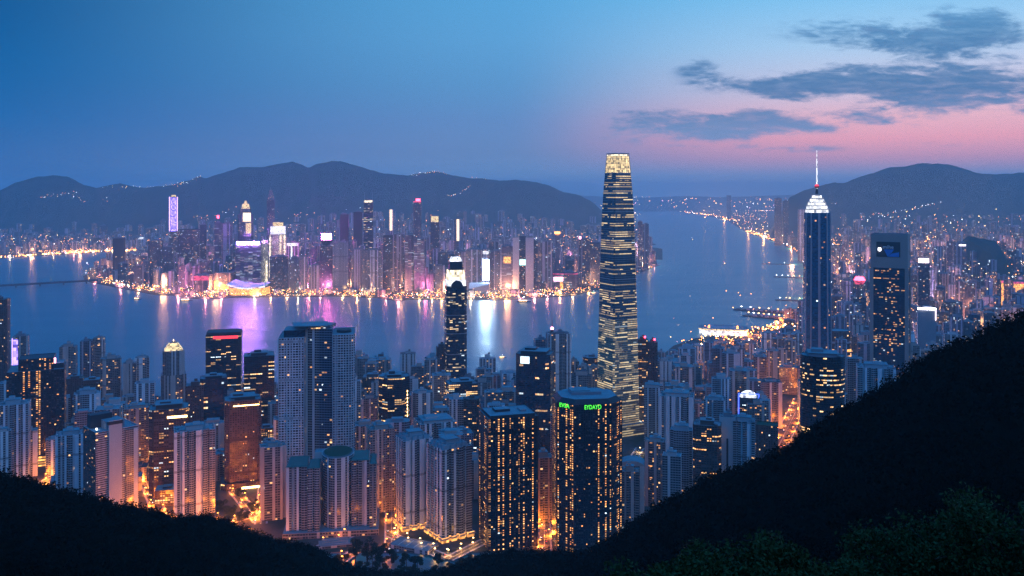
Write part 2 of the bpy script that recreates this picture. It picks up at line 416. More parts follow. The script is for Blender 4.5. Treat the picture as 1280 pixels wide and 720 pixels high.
# ------------------------------------------------------------------ plans (unit outlines, counter-clockwise, front towards -Y)
def rect(a=1, b=.8): return [(-a, -b), (a, -b), (a, b), (-a, b)]
def chamfer(a=1, b=.8, c=.25): return [(-a + c, -b), (a - c, -b), (a, -b + c), (a, b - c), (a - c, b), (-a + c, b), (-a, b - c), (-a, -b + c)]
def ell(a=1, b=.9, n=28): return [(a * math.cos(2 * math.pi * i / n), b * math.sin(2 * math.pi * i / n)) for i in range(n)]
def cross(a=1, b=1, k=.35, l=.35):
    return [(-a + k, -b), (a - k, -b), (a - k, -b + l), (a, -b + l), (a, b - l), (a - k, b - l), (a - k, b), (-a + k, b), (-a + k, b - l), (-a, b - l), (-a, -b + l), (-a + k, -b + l)]
def fluted(a=1, b=.8, nx=3, ny=2, d=.12, g_=.16):
    """rectangle with upright slots (light wells) on every side"""
    out = []
    def side(p, q_, n, nrm):
        L = math.hypot(q_[0] - p[0], q_[1] - p[1]); t = ((q_[0] - p[0]) / L, (q_[1] - p[1]) / L)
        out.append(p)
        for i in range(n):
            c = L * (i + 1) / (n + 1); w_ = g_ * L / (n + 1)
            for s_, dd in ((c - w_, 0), (c - w_, d), (c + w_, d), (c + w_, 0)):
                out.append((p[0] + t[0] * s_ - nrm[0] * dd, p[1] + t[1] * s_ - nrm[1] * dd))
    side((-a, -b), (a, -b), nx, (0, -1)); side((a, -b), (a, b), ny, (1, 0)); side((a, b), (-a, b), nx, (0, 1)); side((-a, b), (-a, -b), ny, (-1, 0))
    return out
def scaled(P, k, ky=None): return [(x * k, y * (k if ky is None else ky)) for x, y in P]

def fit(poly, rz, px0, px1, Y):
    """scale and place an outline so that it spans px0..px1 in the view with its nearest corner at depth Y"""
    c, s_ = math.cos(rz), math.sin(rz)
    rp = [(x * c - y * s_, x * s_ + y * c) for x, y in poly]
    sc = (px1 - px0) / F * Y / (max(p[0] for p in rp) - min(p[0] for p in rp))
    cx = gx((px0 + px1) / 2, Y)
    my = min(p[1] for p in rp)
    for _ in range(14):
        cy_ = Y - sc * my
        pp = [640 + F * (cx + sc * x) / (cy_ + sc * y) for x, y in rp]
        sc *= (px1 - px0) / (max(pp) - min(pp))
        cx += ((px0 + px1) / 2 - (max(pp) + min(pp)) / 2) * cy_ / F
    return [(x * sc, y * sc) for x, y in poly], cx, Y - sc * my
# ------------------------------------------------------------------ water, land, mountains, near hills
def structure(o): o['kind'] = 'structure'; return o
m, G, P_ = new_mat('water')
ob = G.n.new("ShaderNodeTexCoord").outputs["Object"]
wv1 = G.noise(G.v('MULTIPLY', ob, (1 / 26., 1 / 17., 0.)), 1.0, 4, .6)
wv2 = G.noise(G.v('MULTIPLY', ob, (1 / 420., 1 / 150., 0.)), 1.0, 3, .5)
bmp = G.n.new("ShaderNodeBump"); bmp.inputs["Strength"].default_value = .42; bmp.inputs["Distance"].default_value = 1.5
G.put(bmp.inputs["Height"], wv1); G.l.new(bmp.outputs[0], P_.inputs["Normal"])
P_.inputs["Base Color"].default_value = (.0, .175, .225, 1)
G.put(P_.inputs["Roughness"], G.m('MULTIPLY_ADD', wv2, .14, .27))
P_.inputs["IOR"].default_value = 1.55
wb = MB(); wb.face([(-24000, 300, 0), (24000, 300, 0), (24000, 38000, 0), (-24000, 38000, 0)], 'water')
structure(wb.build("harbour_water"))

m, G, P_ = new_mat('city_ground')
ob = G.n.new("ShaderNodeTexCoord").outputs["Object"]
n_ = G.noise(ob, 1 / 60., 5); n2_ = G.noise(ob, 1 / 9., 3)
G.put(P_.inputs["Base Color"], G.mix(G.smooth(n_, .45, .6), G.mix(n2_, (.035, .034, .036, 1), (.07, .066, .066, 1)), (.018, .03, .016, 1)))
P_.inputs["Roughness"].default_value = .9
plain('seawall', (.14, .14, .14), .9, .3, .03)

FAR_SHORE = [(-420, 331), (-200, 328), (0, 323), (60, 319), (130, 315), (180, 314), (186, 317), (168, 328), (150, 333), (120, 339), (104, 345), (106, 351), (150, 360), (195, 368.5), (215, 369), (240, 373), (262, 373.5),
             (300, 371.5), (350, 371), (420, 370), (470, 372), (500, 376), (512, 374), (550, 374), (620, 375), (680, 371.5), (715, 369.5), (748, 362), (770, 352),
             (800, 341), (822, 332), (820, 324), (806, 316), (800, 306), (801, 295), (795, 274), (796, 263.5), (-420, 263.5)]
NEAR_SHORE = [(-420, 474), (0, 482), (100, 493), (186, 497), (240, 491), (300, 483), (350, 478), (450, 474), (520, 476), (600, 474), (700, 466), (745, 458),
              (800, 451), (826, 445), (842, 432), (868, 423), (936, 412), (960, 408), (985, 396), (1004, 384), (1012, 366), (1010, 350), (1002, 326), (994, 314), (977, 305), (960, 299), (938, 292),
              (925, 286), (908, 275), (880, 269), (852, 265.5), (846, 263.5), (1500, 263.5), (1500, 690), (-420, 690)]
def ground_poly(P): return [(gx(px, gY(py)), gY(py)) for px, py in P]
FARP, NEARP = ground_poly(FAR_SHORE), ground_poly(NEAR_SHORE)
def ccw(P): return P if sum(a[0] * b[1] - b[0] * a[1] for a, b in zip(P, P[1:] + P[:1])) > 0 else P[::-1]
def inside(P, x, y):
    c = False; j = len(P) - 1
    for i in range(len(P)):
        if (P[i][1] > y) != (P[j][1] > y) and x < (P[j][0] - P[i][0]) * (y - P[i][1]) / (P[j][1] - P[i][1]) + P[i][0]: c = not c
        j = i
    return c
FARLAND = [(gx(p, Y), Y) for p, Y in ((720, 24600), (800, 23400), (850, 24300), (1010, 24900), (1100, 37000), (640, 37000))]
for nm, P in (("far_ground", FARLAND), ("city_ground", NEARP), ("far_shore_ground", FARP)):
    b = MB(); b.prism(ccw(P), -3, 2, 'seawall', 'city_ground', bay=1e6, flr=1e6)
    structure(b.build(nm))

LEFT_RIDGE = [(-420, 252), (-200, 246), (-60, 240), (0, 238), (20, 228), (45, 221), (70, 219), (85, 221), (105, 231), (120, 235), (150, 229), (165, 233), (180, 235), (215, 231), (240, 224), (248, 220), (256, 223), (280, 216),
              (300, 209), (330, 208.5), (352, 204), (367, 202), (378, 206), (386, 210), (396, 205), (415, 201), (428, 202), (445, 207), (480, 217), (510, 219), (528, 216), (547, 214), (565, 219), (590, 223), (605, 223), (625, 226),
              (645, 225), (662, 226.5), (685, 231), (705, 241), (722, 243), (738, 251), (752, 263), (790, 290), (830, 306)]
RIGHT_RIDGE = [(960, 299), (972, 275), (986, 247), (1005, 238), (1030, 231), (1043, 228), (1055, 229), (1075, 221), (1092, 216), (1112, 209), (1132, 208), (1150, 204), (1172, 204.5), (1188, 206), (1203, 210), (1220, 216),
               (1240, 218), (1262, 217), (1300, 214), (1380, 218), (1500, 226)]
plain('forest_far', (.022, .06, .055), .95, .35, .004)
def mtn(px, Y, ridge, Yr, Y0, pw=2.4):
    if px < ridge[0][0] or px > ridge[-1][0]: return -20.
    zr = gz(interp(px, ridge), Yr)
    if ridge is LEFT_RIDGE: Y0 = interp(px, [(-420, 8000), (180, 8000), (240, Y0)])
    if ridge is RIGHT_RIDGE: Y0 = interp(px, [(960, 9300), (1000, 8900), (1060, Y0)])
    if Y <= Yr:
        s_ = max(0., (Y - Y0) / (Yr - Y0)); z = zr * s_ ** pw
        z += 260 * s_ * (1 - s_) ** 1.2 * (.35 - abs(fbm(gx(px, Y) / 620., Y / 1500., 1.3))) + 60 * s_ * (1 - s_) * fbm(gx(px, Y) / 170., Y / 300., 7.)
        return z - (6 if s_ <= 0 else 0)
    s_ = (Y - Yr) / 3000.
    return zr * (1 - min(1, s_)) ** .8 - 8
def mountain(name, ridge, Yr, Y0, step=3):
    xs = np.arange(ridge[0][0], ridge[-1][0] + .1, step)
    ys = np.concatenate([np.linspace(Y0, Yr, 60), np.linspace(Yr + 150, Yr + 3000, 8)])
    V = np.array([(gx(px, Y), Y, mtn(px, Y, ridge, Yr, Y0) + (6 * fbm(px / 9., Y / 300., 4.) if Y == Yr else 0)) for Y in ys for px in xs])
    n = len(xs)
    Fq = np.array([(j * n + i, j * n + i + 1, (j + 1) * n + i + 1, (j + 1) * n + i) for j in range(len(ys) - 1) for i in range(n - 1)])
    return structure(mesh_np(name, V, Fq, 'forest_far', True))
mountain("mountain_range", LEFT_RIDGE, 9800., 6300.)
mountain("mountain_ridge", RIGHT_RIDGE, 9600., 6400.)
FAR_HILLS = [(-420, 250), (-100, 245), (0, 242), (60, 246), (300, 244), (700, 243), (760, 246), (800, 247), (860, 245), (900, 246.5), (950, 245), (1000, 243), (1200, 244), (1500, 242)]
mountain("far_hills", FAR_HILLS, 26000., 22500., 10)
def hill_mound(px, Y, w, h, d):
    n, k = 20, 12; V = []; Fq = []
    for j in range(k + 1):
        for i in range(n + 1):
            a, b_ = i / n * 2 - 1, j / k * 2 - 1
            z = max(0., 1 - abs(a) ** 3.2) ** .7 * max(0., 1 - abs(b_) ** 2.4) ** .8
            V.append((gx(px, Y) + a * w, Y + b_ * d, z * h * (1 + .16 * fbm(a * 2 + px, b_ * 2)) - 2))
    for j in range(k):
        for i in range(n): Fq.append((j * (n + 1) + i, j * (n + 1) + i + 1, (j + 1) * (n + 1) + i + 1, (j + 1) * (n + 1) + i))
    return structure(mesh_np("hill", np.array(V), np.array(Fq), 'forest_far', True))
hill_mound(1226, 4600, 62, 300 - 42, 300)
def terrain(px, Y):
    """height of the city ground, rising towards the mountains"""
    z = 2.
    if px < 830: z = max(z, mtn(px, Y, LEFT_RIDGE, 9800., 6300.))
    if px > 960: z = max(z, mtn(px, Y, RIGHT_RIDGE, 9600., 6400.))
    return z

NEAR_RIDGE = [(-1600, 500), (-160, 560), (0, 585), (30, 593), (60, 602), (100, 611), (150, 625), (185, 631), (222, 641), (240, 639), (258, 638), (280, 645), (300, 653), (320, 661), (345, 671), (385, 676), (400, 683), (418, 694), (436, 704), (480, 712),
              (530, 712), (570, 703), (600, 690), (640, 684), (690, 684), (735, 684), (760, 668), (780, 656), (800, 640), (830, 622), (860, 607), (880, 592), (920, 578), (950, 568), (985, 550), (1000, 539), (1050, 508), (1085, 487), (1120, 465),
              (1140, 449), (1160, 436), (1200, 420), (1240, 402), (1280, 383), (1330, 362), (1440, 330), (1800, 262), (2700, 205)]
NEAR_DIST = [(-1600, 330), (-160, 430), (0, 480), (200, 560), (330, 700), (430, 900), (520, 1040), (600, 930), (700, 740), (800, 580), (1000, 480), (1280, 430), (1440, 420), (2700, 330)]
def near_z(px, Y):
    Yr = interp(px, NEAR_DIST); ar = (interp(px, NEAR_RIDGE) - 240) / F + 4.5 / Yr
    if Y < 12: return H - 2 - Y * .60
    if Y <= Yr:
        t = ar + (.66 - ar) * (1 - (Y - 12) / (Yr - 12)) ** 1.5
        z = H - t * Y
        s_ = (Y - 12) / (Yr - 12)
        return z + (1 - s_) * s_ * min(Y, 160) * .10 * fbm(gx(px, Y) / 90., Y / 90., 9.)
    zr = H - ar * Yr; s_ = min(1., (Y - Yr) / max(90., 1130 - Yr))
    return zr + (-6 - zr) * (1 - (1 - s_) ** 1.35)
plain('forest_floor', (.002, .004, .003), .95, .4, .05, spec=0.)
xs = np.concatenate([np.arange(-1600, -160, 40), np.arange(-160, 1441, 8), np.arange(1460, 2701, 40)]); ss = np.concatenate([np.linspace(0, 1, 60) ** 1.3, np.linspace(1.02, 2, 18)])
V = []
for s_ in ss:
    for px in xs:
        Yr = interp(px, NEAR_DIST)
        Y = 1.5 + (Yr - 1.5) * s_ if s_ <= 1 else Yr + (s_ - 1) * max(90., 1135 - Yr)
        V.append((gx(px, Y), Y, near_z(px, Y)))
n = len(xs)
Fq = np.array([(j * n + i, j * n + i + 1, (j + 1) * n + i + 1, (j + 1) * n + i) for j in range(len(ss) - 1) for i in range(n - 1)])
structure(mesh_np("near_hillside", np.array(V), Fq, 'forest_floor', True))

# ------------------------------------------------------------------ foliage
def leaf_mat(name, c0, c1, spec=.15):
    m, G, P = new_mat(name)
    geo = G.n.new("ShaderNodeNewGeometry").outputs["Random Per Island"]
    ob = G.n.new("ShaderNodeTexCoord").outputs["Object"]
    n_ = G.noise(ob, .16, 3)
    G.put(P.inputs["Base Color"], G.mix(G.m('MULTIPLY_ADD', geo, .6, G.m('MULTIPLY', n_, .4)), c0 + (1,), c1 + (1,)))
    P.inputs["Roughness"].default_value = .75; P.inputs["Specular IOR Level"].default_value = spec
    return m
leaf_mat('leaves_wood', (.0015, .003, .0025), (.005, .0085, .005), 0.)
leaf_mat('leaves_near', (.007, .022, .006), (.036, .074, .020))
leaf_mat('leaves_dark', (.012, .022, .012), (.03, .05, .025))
NR = np.random.default_rng(5)
def leaf_quads(C, size):
    """one small bent-free leaf face (a rhombus) of given size at each centre, facing anywhere"""
    n = len(C); d = NR.normal(size=(n, 3)); d /= np.linalg.norm(d, axis=1)[:, None]
    e = np.cross(d, NR.normal(size=(n, 3))); e /= np.linalg.norm(e, axis=1)[:, None]
    sz = (np.asarray(size) * NR.uniform(.6, 1.4, n))[:, None]
    V = np.stack([C + d * sz * .8, C + e * sz * .42, C - d * sz * .8, C - e * sz * .42], 1).reshape(-1, 3)
    return V, np.arange(4 * n).reshape(-1, 4)
pts, szs = [], []
def add_clump(px, Y, r, n, ls):
    x, z = gx(px, Y), near_z(px, Y)
    d = NR.normal(size=(n, 3)); d /= np.linalg.norm(d, axis=1)[:, None]; d[:, 2] = np.abs(d[:, 2]) * 1.2 - .3
    pts.append(np.array([x, Y, z + r * .25]) + d * (r * NR.uniform(.55, 1.05, n))[:, None]); szs.append(np.full(n, ls))
for k_ in range(9000):
    px = NR.uniform(-60, 1350) if k_ < 6200 else NR.choice((NR.uniform(1350, 2300), NR.uniform(-700, -60))); Yr = interp(px, NEAR_DIST); s_ = math.sqrt(NR.uniform(.04, 1.1)); Y = Yr * s_
    if Y < 110: continue
    r = NR.uniform(2.0, 5.5)
    add_clump(px, Y, r, 26 if Y > 260 else 60, .9 if Y > 260 else .55)
for px in np.concatenate([np.arange(-500, -60, 5), np.arange(-60, 1350, 1.15), np.arange(1350, 2200, 5)]):         # the skyline of the slope: uneven crowns against the city
    Yr = interp(px, NEAR_DIST); r = NR.uniform(.8, 2.4) * (1.7 if NR.uniform() < .12 else 1) * max(.8, Yr / 620)
    add_clump(px, Yr * NR.uniform(.975, 1.01), r, 34, .34 * max(1, Yr / 480))
V, Fq = leaf_quads(np.concatenate(pts), np.concatenate(szs))
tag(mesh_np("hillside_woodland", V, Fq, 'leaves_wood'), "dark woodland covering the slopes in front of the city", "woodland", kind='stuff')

def tree(name, label, px, Y, z, hgt, rad, nleaf, ls, mat, group=None, cat="tree", squash=.8, seed=0, lean=0.):
    rg = random.Random(seed); x = gx(px, Y)
    t = empty(name, (x, Y, z), 0, label, cat, group)
    b = MB(); top = hgt - rad * squash * .7
    b.bar((0, 0, -.5), (lean * .4, 0, top * .55), hgt * .028, 'bark', hgt * .02, 7)
    b.bar((lean * .4, 0, top * .55), (lean, 0, top), hgt * .02, 'bark', hgt * .01, 6)
    C = []; k = max(6, int(nleaf / 260))
    for i in range(k):
        a = rg.uniform(0, 6.283); rr = rad * math.sqrt(rg.uniform(.05, 1.)) * .78; zz = hgt - rad * squash + rg.uniform(-.75, .8) * rad * squash * math.sqrt(max(.1, 1 - (rr / rad) ** 2))
        c = Vector((lean + rr * math.cos(a), rr * math.sin(a), max(hgt * .22, zz)))
        b.bar((lean * .6, 0, top * rg.uniform(.45, .95)), c, hgt * .009, 'bark', hgt * .003, 4)
        n_ = nleaf // k
        d = NR.normal(size=(n_, 3)); d /= np.linalg.norm(d, axis=1)[:, None]; d[:, 2] *= .7
        C.append(np.array(c) + d * (rad * rg.uniform(.24, .46) * NR.uniform(.2, 1.08, n_) ** .6)[:, None])
    b.build("trunk", t)
    V, Fq = leaf_quads(np.concatenate(C), ls)
    o = mesh_np("crown", V, Fq, mat); o.parent = t
    return t
for i, (px, Y, h_, r_, lab) in enumerate([
        (838, 27, 3.6, 1.9, "bright green leafy shrub low at the bottom edge of the slope, leftmost of its row"),
        (912, 28, 3.4, 2.0, "leafy green shrub with a feathery tip, second from the left along the bottom edge"),
        (968, 27, 3.8, 1.8, "tallest leafy green shrub of the bright clump below the middle of the slope"),
        (1062, 30, 3.4, 2.2, "low dark green shrub filling the dip between the bright clump and the big corner bushes"),
        (1138, 31, 5.2, 2.3, "rounded dark green bush on the left flank of the big corner bushes"),
        (1205, 30, 5.9, 2.3, "big rounded leafy bush just left of the corner bush"),
        (1278, 29, 6.6, 2.5, "biggest leafy bush filling the bottom right corner")]):
    tp = {0: 688, 1: 678, 2: 672, 3: 690, 4: 655, 5: 632, 6: 612}[i]
    zt = gz(tp, Y); tree("shrub", lab, px, Y, zt - h_, h_, r_, 8500, .088, 'leaves_near', "shrubs on the near slope", "shrub", .75, 40 + i)
for i, (px, Y, tp, r_, lab) in enumerate([
        (444, 1195, 672, 9, "broad dark tree beside the lit road at the foot of the tower group, leftmost"),
        (459, 1185, 671, 11, "tallest dark round tree in the clump below the white apartment towers"),
        (475, 1180, 678, 10, "dark spreading tree right of the tallest tree in the clump"),
        (490, 1190, 683, 8, "smaller dark tree on the right edge of the clump by the flat roof"),
        (466, 1160, 690, 9, "low dark tree in front of the tallest tree, at the slope's foot"),
        (508, 1178, 690, 7, "small dark tree in front of the flat pale roof"),
        (522, 1176, 694, 6, "small bushy tree near the right end of the flat pale roof"),
        (582, 1195, 692, 7, "dark tree beside the amber lights right of the twin towers"),
        (432, 1172, 700, 8, "dark tree at the left end of the clump, half behind the dark slope"),
        (450, 1150, 702, 8, "low dark tree at the clump's front left, above the slope's edge"),
        (482, 1150, 704, 8, "low dark tree at the clump's front, right of the middle"),
        (500, 1148, 705, 7, "bushy dark tree in front of the flat pale roof's left end"),
        (538, 1152, 704, 7, "bushy dark tree in front of the flat pale roof's right end"),
        (562, 1150, 703, 7, "dark tree where the amber lit drive bends behind the slope"),
        (602, 1168, 694, 7, "dark tree at the foot of the left black tower"),
        (418, 1168, 697, 7, "dark tree at the foot of the pale terrace, leftmost of the lower clump"),
        (428, 1205, 690, 7, "dark tree between the pale terrace and the clump"),
        (515, 1152, 706, 7, "dark bush below the middle of the flat pale roof"),
        (575, 1152, 701, 8, "dark tree at the slope's edge right of the bending drive"),
        (590, 1150, 697, 7, "dark tree at the slope's edge left of the black tower's foot"),
        (276, 1390, 624, 8, "dark street tree below the brown stone tower with the lit line, leftmost of its row"),
        (290, 1375, 628, 9, "round dark street tree below the brown stone tower with the lit line"),
        (304, 1345, 634, 9, "dark tree between the street left of the green roofed group and the brown tower"),
        (318, 1385, 622, 8, "dark tree beside the small brown apartment tower's foot"),
        (283, 1335, 641, 7, "low dark tree at the slope's edge below the brown stone tower"),
        (300, 1440, 608, 8, "dark tree close to the brown stone tower's base"),
        (548, 1188, 691, 5, "little tree among the amber lamps in front of the twin towers")]):
    zt = gz(tp, Y); tree("tree", lab, px, Y, 1.5, zt - 1.5, r_ * 1.35, 3000, .95, 'leaves_dark', "trees at the foot of the slope", "tree", 1.05, 70 + i)
# ------------------------------------------------------------------ towers
class Bld:
    """one tower: an Empty on the ground, its parts as children; px0..px1 and the roof line set its size at depth Y"""
    def __init__(s, name, label, cat, px0, px1, ptop, Y, plan=None, rz=0., group=None, z0=None, seed=None):
        s.Y = Y; s.rz = R(rz)
        s.poly, s.cx, s.cy = fit(plan or rect(), s.rz, px0, px1, Y)
        s.z0 = terrain((px0 + px1) / 2, Y) - .5 if z0 is None else z0
        s.h = gz(ptop, Y) - s.z0
        s.root = empty(name, (s.cx, s.cy, s.z0), s.rz, label, cat, group)
        s.x0 = min(p[0] for p in s.poly); s.x1 = max(p[0] for p in s.poly)
        s.y0 = min(p[1] for p in s.poly); s.y1 = max(p[1] for p in s.poly)
        s.w, s.d = s.x1 - s.x0, s.y1 - s.y0
        s.rg = random.Random(seed if seed is not None else label)
        s.m = Y / F                       # metres per photo pixel here
    def zz(s, py): return gz(py, s.Y) - s.z0
    def body(s, mat, name="tower_body", poly=None, z0=0., z1=None, cap='roof_teal', par=1.4, **k):
        b = MB(); b.prism(poly or s.poly, z0, s.h if z1 is None else z1, mat, cap, parapet=par, **k)
        return b.build(name, s.root)
    def part(s, name, fn, parent=None):
        b = MB(); fn(b); return b.build(name, parent or s.root)
    def front(s, fx, z, sx, sz, mat, name, depth=.8, out=0.):
        """a panel on the front face; fx = -1..1 across it"""
        cx = (s.x0 + s.x1) / 2 + fx * s.w / 2
        return s.part(name, lambda b: b.box(cx, s.y0 - depth / 2 - .02 - out, z, sx, depth, sz, mat))
    def roof(s, cap='roof_teal', wall='blank_grey', n=2, mast=.2, big=.5, z=None):
        z = (s.h if z is None else z) - 1.42; rg = s.rg
        k = big * rg.uniform(.8, 1.15); hh = rg.uniform(4, 8)
        cx, cy_ = (s.x0 + s.x1) / 2, (s.y0 + s.y1) / 2
        core = s.part("machine_room", lambda b: b.box(cx, cy_, z, s.w * k, s.d * k, hh, wall, cap))
        s.part("roof_slab", lambda b: b.box(cx, cy_, hh + z + .02, s.w * k * 1.08, s.d * k * 1.1, .7, cap), core)
        top = s.part("lift_tower", lambda b: b.box(cx + s.w * k * rg.uniform(-.2, .2), cy_, z + hh + .75, s.w * k * .42, s.d * k * .5, rg.uniform(2.5, 5), wall, cap), core)
        for i in range(n + 3):
            a = rg.choice((-1, 1)); px = cx + a * s.w * rg.uniform(.27, .39); py = cy_ + rg.uniform(-.36, .36) * s.d
            if rg.random() < .5: s.part("water_tank", lambda b: b.cyl(px, py, z, min(2.6, s.w * .08), rg.uniform(2.4, 4), wall, 10, cap=cap))
            else: s.part("plant_box", lambda b: b.box(px, py, z, s.w * rg.uniform(.10, .16), s.d * rg.uniform(.12, .3), rg.uniform(1.6, 3.4), cap))
        if rg.random() < mast:
            s.part("antenna", lambda b: b.bar((cx, cy_, z + hh), (cx, cy_, z + hh + rg.uniform(12, 24)), .45, 'metal', .15))
        return s
NEAR = "towers below the viewpoint"
PLANS = dict(rect=rect(), slab=rect(1, .5), deep=rect(.8, 1), square=rect(1, 1), cham=chamfer(), cross=cross(), crossw=cross(1, .8, .3, .25), flute=fluted(), flute4=fluted(1, .8, 4, 3, .14), flute5=fluted(1, .7, 5, 2, .12),
             flute2=fluted(1, 1, 2, 2, .2, .2), oct=chamfer(1, 1, .55), ell=ell(), cross2=cross(1, 1, .2, .2))
BL = {'apt_pale': 'blank_pale', 'apt_warm': 'blank_warm', 'apt_busy': 'blank_warm', 'apt_teal': 'blank_teal', 'apt_grey': 'blank_grey', 'apt_stripe': 'blank_pale', 'dark_office': 'blank_dark',
      'dark_cols': 'blank_dark', 'dark_bands': 'blank_dark', 'brown_office': 'blank_brown', 'brown_dim': 'blank_brown', 'glass_navy': 'blank_dark', 'glass_blue': 'blank_dark', 'grid_white': 'blank_teal', 'grid_glass': 'blank_grey'}
AP, OF = "apartment_tower", "office_tower"
def T(kind, px0, px1, ptop, Y, plan, rz, mat, label, n=2, mast=.15, big=.5, cap='roof_teal', bay=3.9, flr=3.7, **k):
    B = Bld(kind, label, "apartment tower" if kind == AP else "office tower", px0, px1, ptop, Y, PLANS[plan], rz, NEAR)
    B.body(mat, cap=cap, blank=BL.get(mat), bay=bay, flr=flr)
    if n: B.roof(cap, BL.get(mat, 'blank_grey'), n, mast, big)
    return B

# ---- left side, front to back
T(AP, -10, 14, 541, 1420, 'crossw', 30, 'apt_pale', "pale apartment tower cut by the left picture edge just above the dark slope")
T(AP, -6, 39, 508, 1500, 'flute4', 22, 'apt_teal', "wide pale blue apartment tower at the left edge in front of the dark hotel-like block")
B = T(OF, 8, 83, 466, 1590, 'rect', 24, 'dark_cols', "broad black block with amber window columns and an amber lit podium, left side", n=0, bay=4.2, flr=3.4)
B.part("roof_wing", lambda b: b.prism(scaled(B.poly, .62, .7), B.h - 1.5, B.h + 20, 'dark_office', 'roof_dark', parapet=1.2, bay=4.2))
B.part("machine_room", lambda b: b.box(B.w * .38, 0, B.h - 1.4, B.w * .2, B.d * .5, 9, 'blank_dark', 'roof_teal'))
B.part("crown_band", lambda b: b.prism(scaled(B.poly, .625, .705), B.h + 12.5, B.h + 15.4, 'dark_bands', None, bay=3))
B.part("roof_sign", lambda b: b.box(B.w * .30, -B.d * .2, B.h + 8, 7, 2, 9, 'lamp_pink'))
B.part("podium", lambda b: b.prism(scaled(B.poly, 1.06, 1.1), 0, 20, 'amber_floor_glow', 'roof_dark', bay=5, flr=5))
for q_ in range(4): B.part("ledge", lambda b: b.prism(scaled(B.poly, 1.08, 1.12), 3.5 + q_ * 5, 5.2 + q_ * 5, 'blank_dark', 'blank_dark', bottom=True))
T(OF, -20, 13, 375, 1980, 'cham', 15, 'brown_dim', "tall dark tower cut by the left picture edge, rising above its neighbours over the water", bay=3.6)
B = Bld(OF, "slim tower with a purple lit strip down its front near the left edge", "office tower", 15, 37, 421, 1960, rect(1, .8), 20, NEAR)
B.body('apt_warm', blank='blank_warm'); B.roof(n=1)
B.front(-.55, B.h * .25, B.w * .30, B.h * .71, 'led_purple', "light_strip"); B.front(-.98, B.h * .2, 1.2, B.h * .78, 'led_edge', "edge_light")
B.part("lit_terrace", lambda b: b.box(B.w * .55, -B.d * .4, B.h * .60, B.w * .35, 8, 7, 'lamp_pink'))
T(AP, 74, 97, 434, 2000, 'flute', 18, 'apt_warm', "slim pale brown apartment tower with a roof antenna, left of the pair of narrow towers", mast=1.)
T(AP, 100, 117, 427, 2060, 'flute2', 20, 'apt_grey', "narrow grey tower with a small lit roof corner, left one of a narrow pair")
B = T(AP, 116, 132, 423, 2080, 'flute2', 20, 'apt_warm', "narrow lilac tower, right one of the narrow pair on the left shore")
T(AP, 126, 152, 449, 1900, 'crossw', 25, 'apt_busy', "lilac apartment tower with a pale upright rib and amber windows low down, left shore", big=.4)
T(AP, 153, 171, 455, 1880, 'flute', 20, 'apt_busy', "brown apartment tower with many amber windows beside the taller pale one, left shore")
T(AP, 168, 187, 448, 1920, 'cross', 20, 'apt_pale', "pale lilac apartment tower at the edge of the water gap, left shore", big=.6)
T(AP, 82, 106, 474, 1750, 'rect', 20, 'brown_dim', "reddish brown slab rising behind the black hotel-like block")
T(AP, 92, 126, 494, 1640, 'crossw', 24, 'apt_teal', "pale blue tower with a stepped teal roof behind the white striped tower", big=.62, n=3)
T(OF, 103, 126, 480, 1760, 'cham', 20, 'brown_office', "small dark round-cornered block with a teal roof lid", big=.8)
# striped tower with white spine
B = Bld(AP, "tower with a plain white spine between dark striped balconies, left foreground", "apartment tower", 104, 173, 541, 1340, rect(1, .85), 44, NEAR)
B.body('apt_stripe', blank='blank_pale', emat=lambda i, L: {3: 'brown_dim', 1: 'apt_warm', 2: 'blank_pale'}.get(i), flr=3.3)
B.part("spine", lambda b: b.box(-B.w * .06, B.y0 - 1.4, 0, B.w * .30, 3.4, B.h + 15, 'blank_pale', 'roof_teal'))
B.part("spine_louvre", lambda b: b.prism([(-B.w * .23, B.y0 - 3.4), (B.w * .11, B.y0 - 3.4), (B.w * .11, B.y0 + 3.0), (-B.w * .23, B.y0 + 3.0)], B.h + 8.5, B.h + 13.5, 'blank_dark', 'roof_teal', bottom=True))
B.part("side_wing", lambda b: b.box(B.w * .33, B.y0 - .7, 0, B.w * .30, 1.6, B.h - 3, 'apt_pale', 'roof_teal', bay=3.2))
B.part("machine_room", lambda b: b.box(B.w * .02, -B.d * .05, B.h - 1.4, B.w * .42, B.d * .5, 12, 'blank_grey', 'roof_teal'))
B.part("roof_shed", lambda b: b.box(-B.w * .18, B.d * .28, B.h - 1.4, B.w * .5, B.d * .3, 20, 'blank_dark', 'roof_dark'))
B.part("roof_lamp", lambda b: b.box(-B.w * .36, -B.d * .1, B.h - 1.4, 1.6, 1.6, 2.2, 'lamp_white'))
T(AP, 69, 108, 546, 1400, 'flute4', 24, 'apt_teal', "pale blue apartment tower just left of the white spined tower, on the dark slope", big=.5, n=3)
T(AP, 155, 188, 512, 1560, 'flute4', 24, 'apt_busy', "brown tower full of amber windows behind the white spined tower")
B = T(OF, 186, 236, 513, 1440, 'cham', 20, 'brown_office', "brown office block with a long amber lit strip under its teal roof, left foreground", cap='roof_teal', big=.62)
B.front(.42, B.h - 15, B.w * .5, 3.2, 'lamp_amber', "lit_strip")
T(AP, 217, 269, 541, 1350, 'flute5', 22, 'apt_pale', "pale lilac apartment tower with fine upright ribs, on the slope left of the glowing street", n=4, big=.45, bay=3.7, flr=3.5)
B = T(OF, 232, 255, 483, 1640, 'rect', 18, 'brown_dim', "grey-brown half of the dark twin block in front of the red topped tower", n=1)
T(OF, 250, 284, 474, 1655, 'cham', 18, 'glass_navy', "navy glass half of the dark twin block in front of the red topped tower", n=2, big=.7)
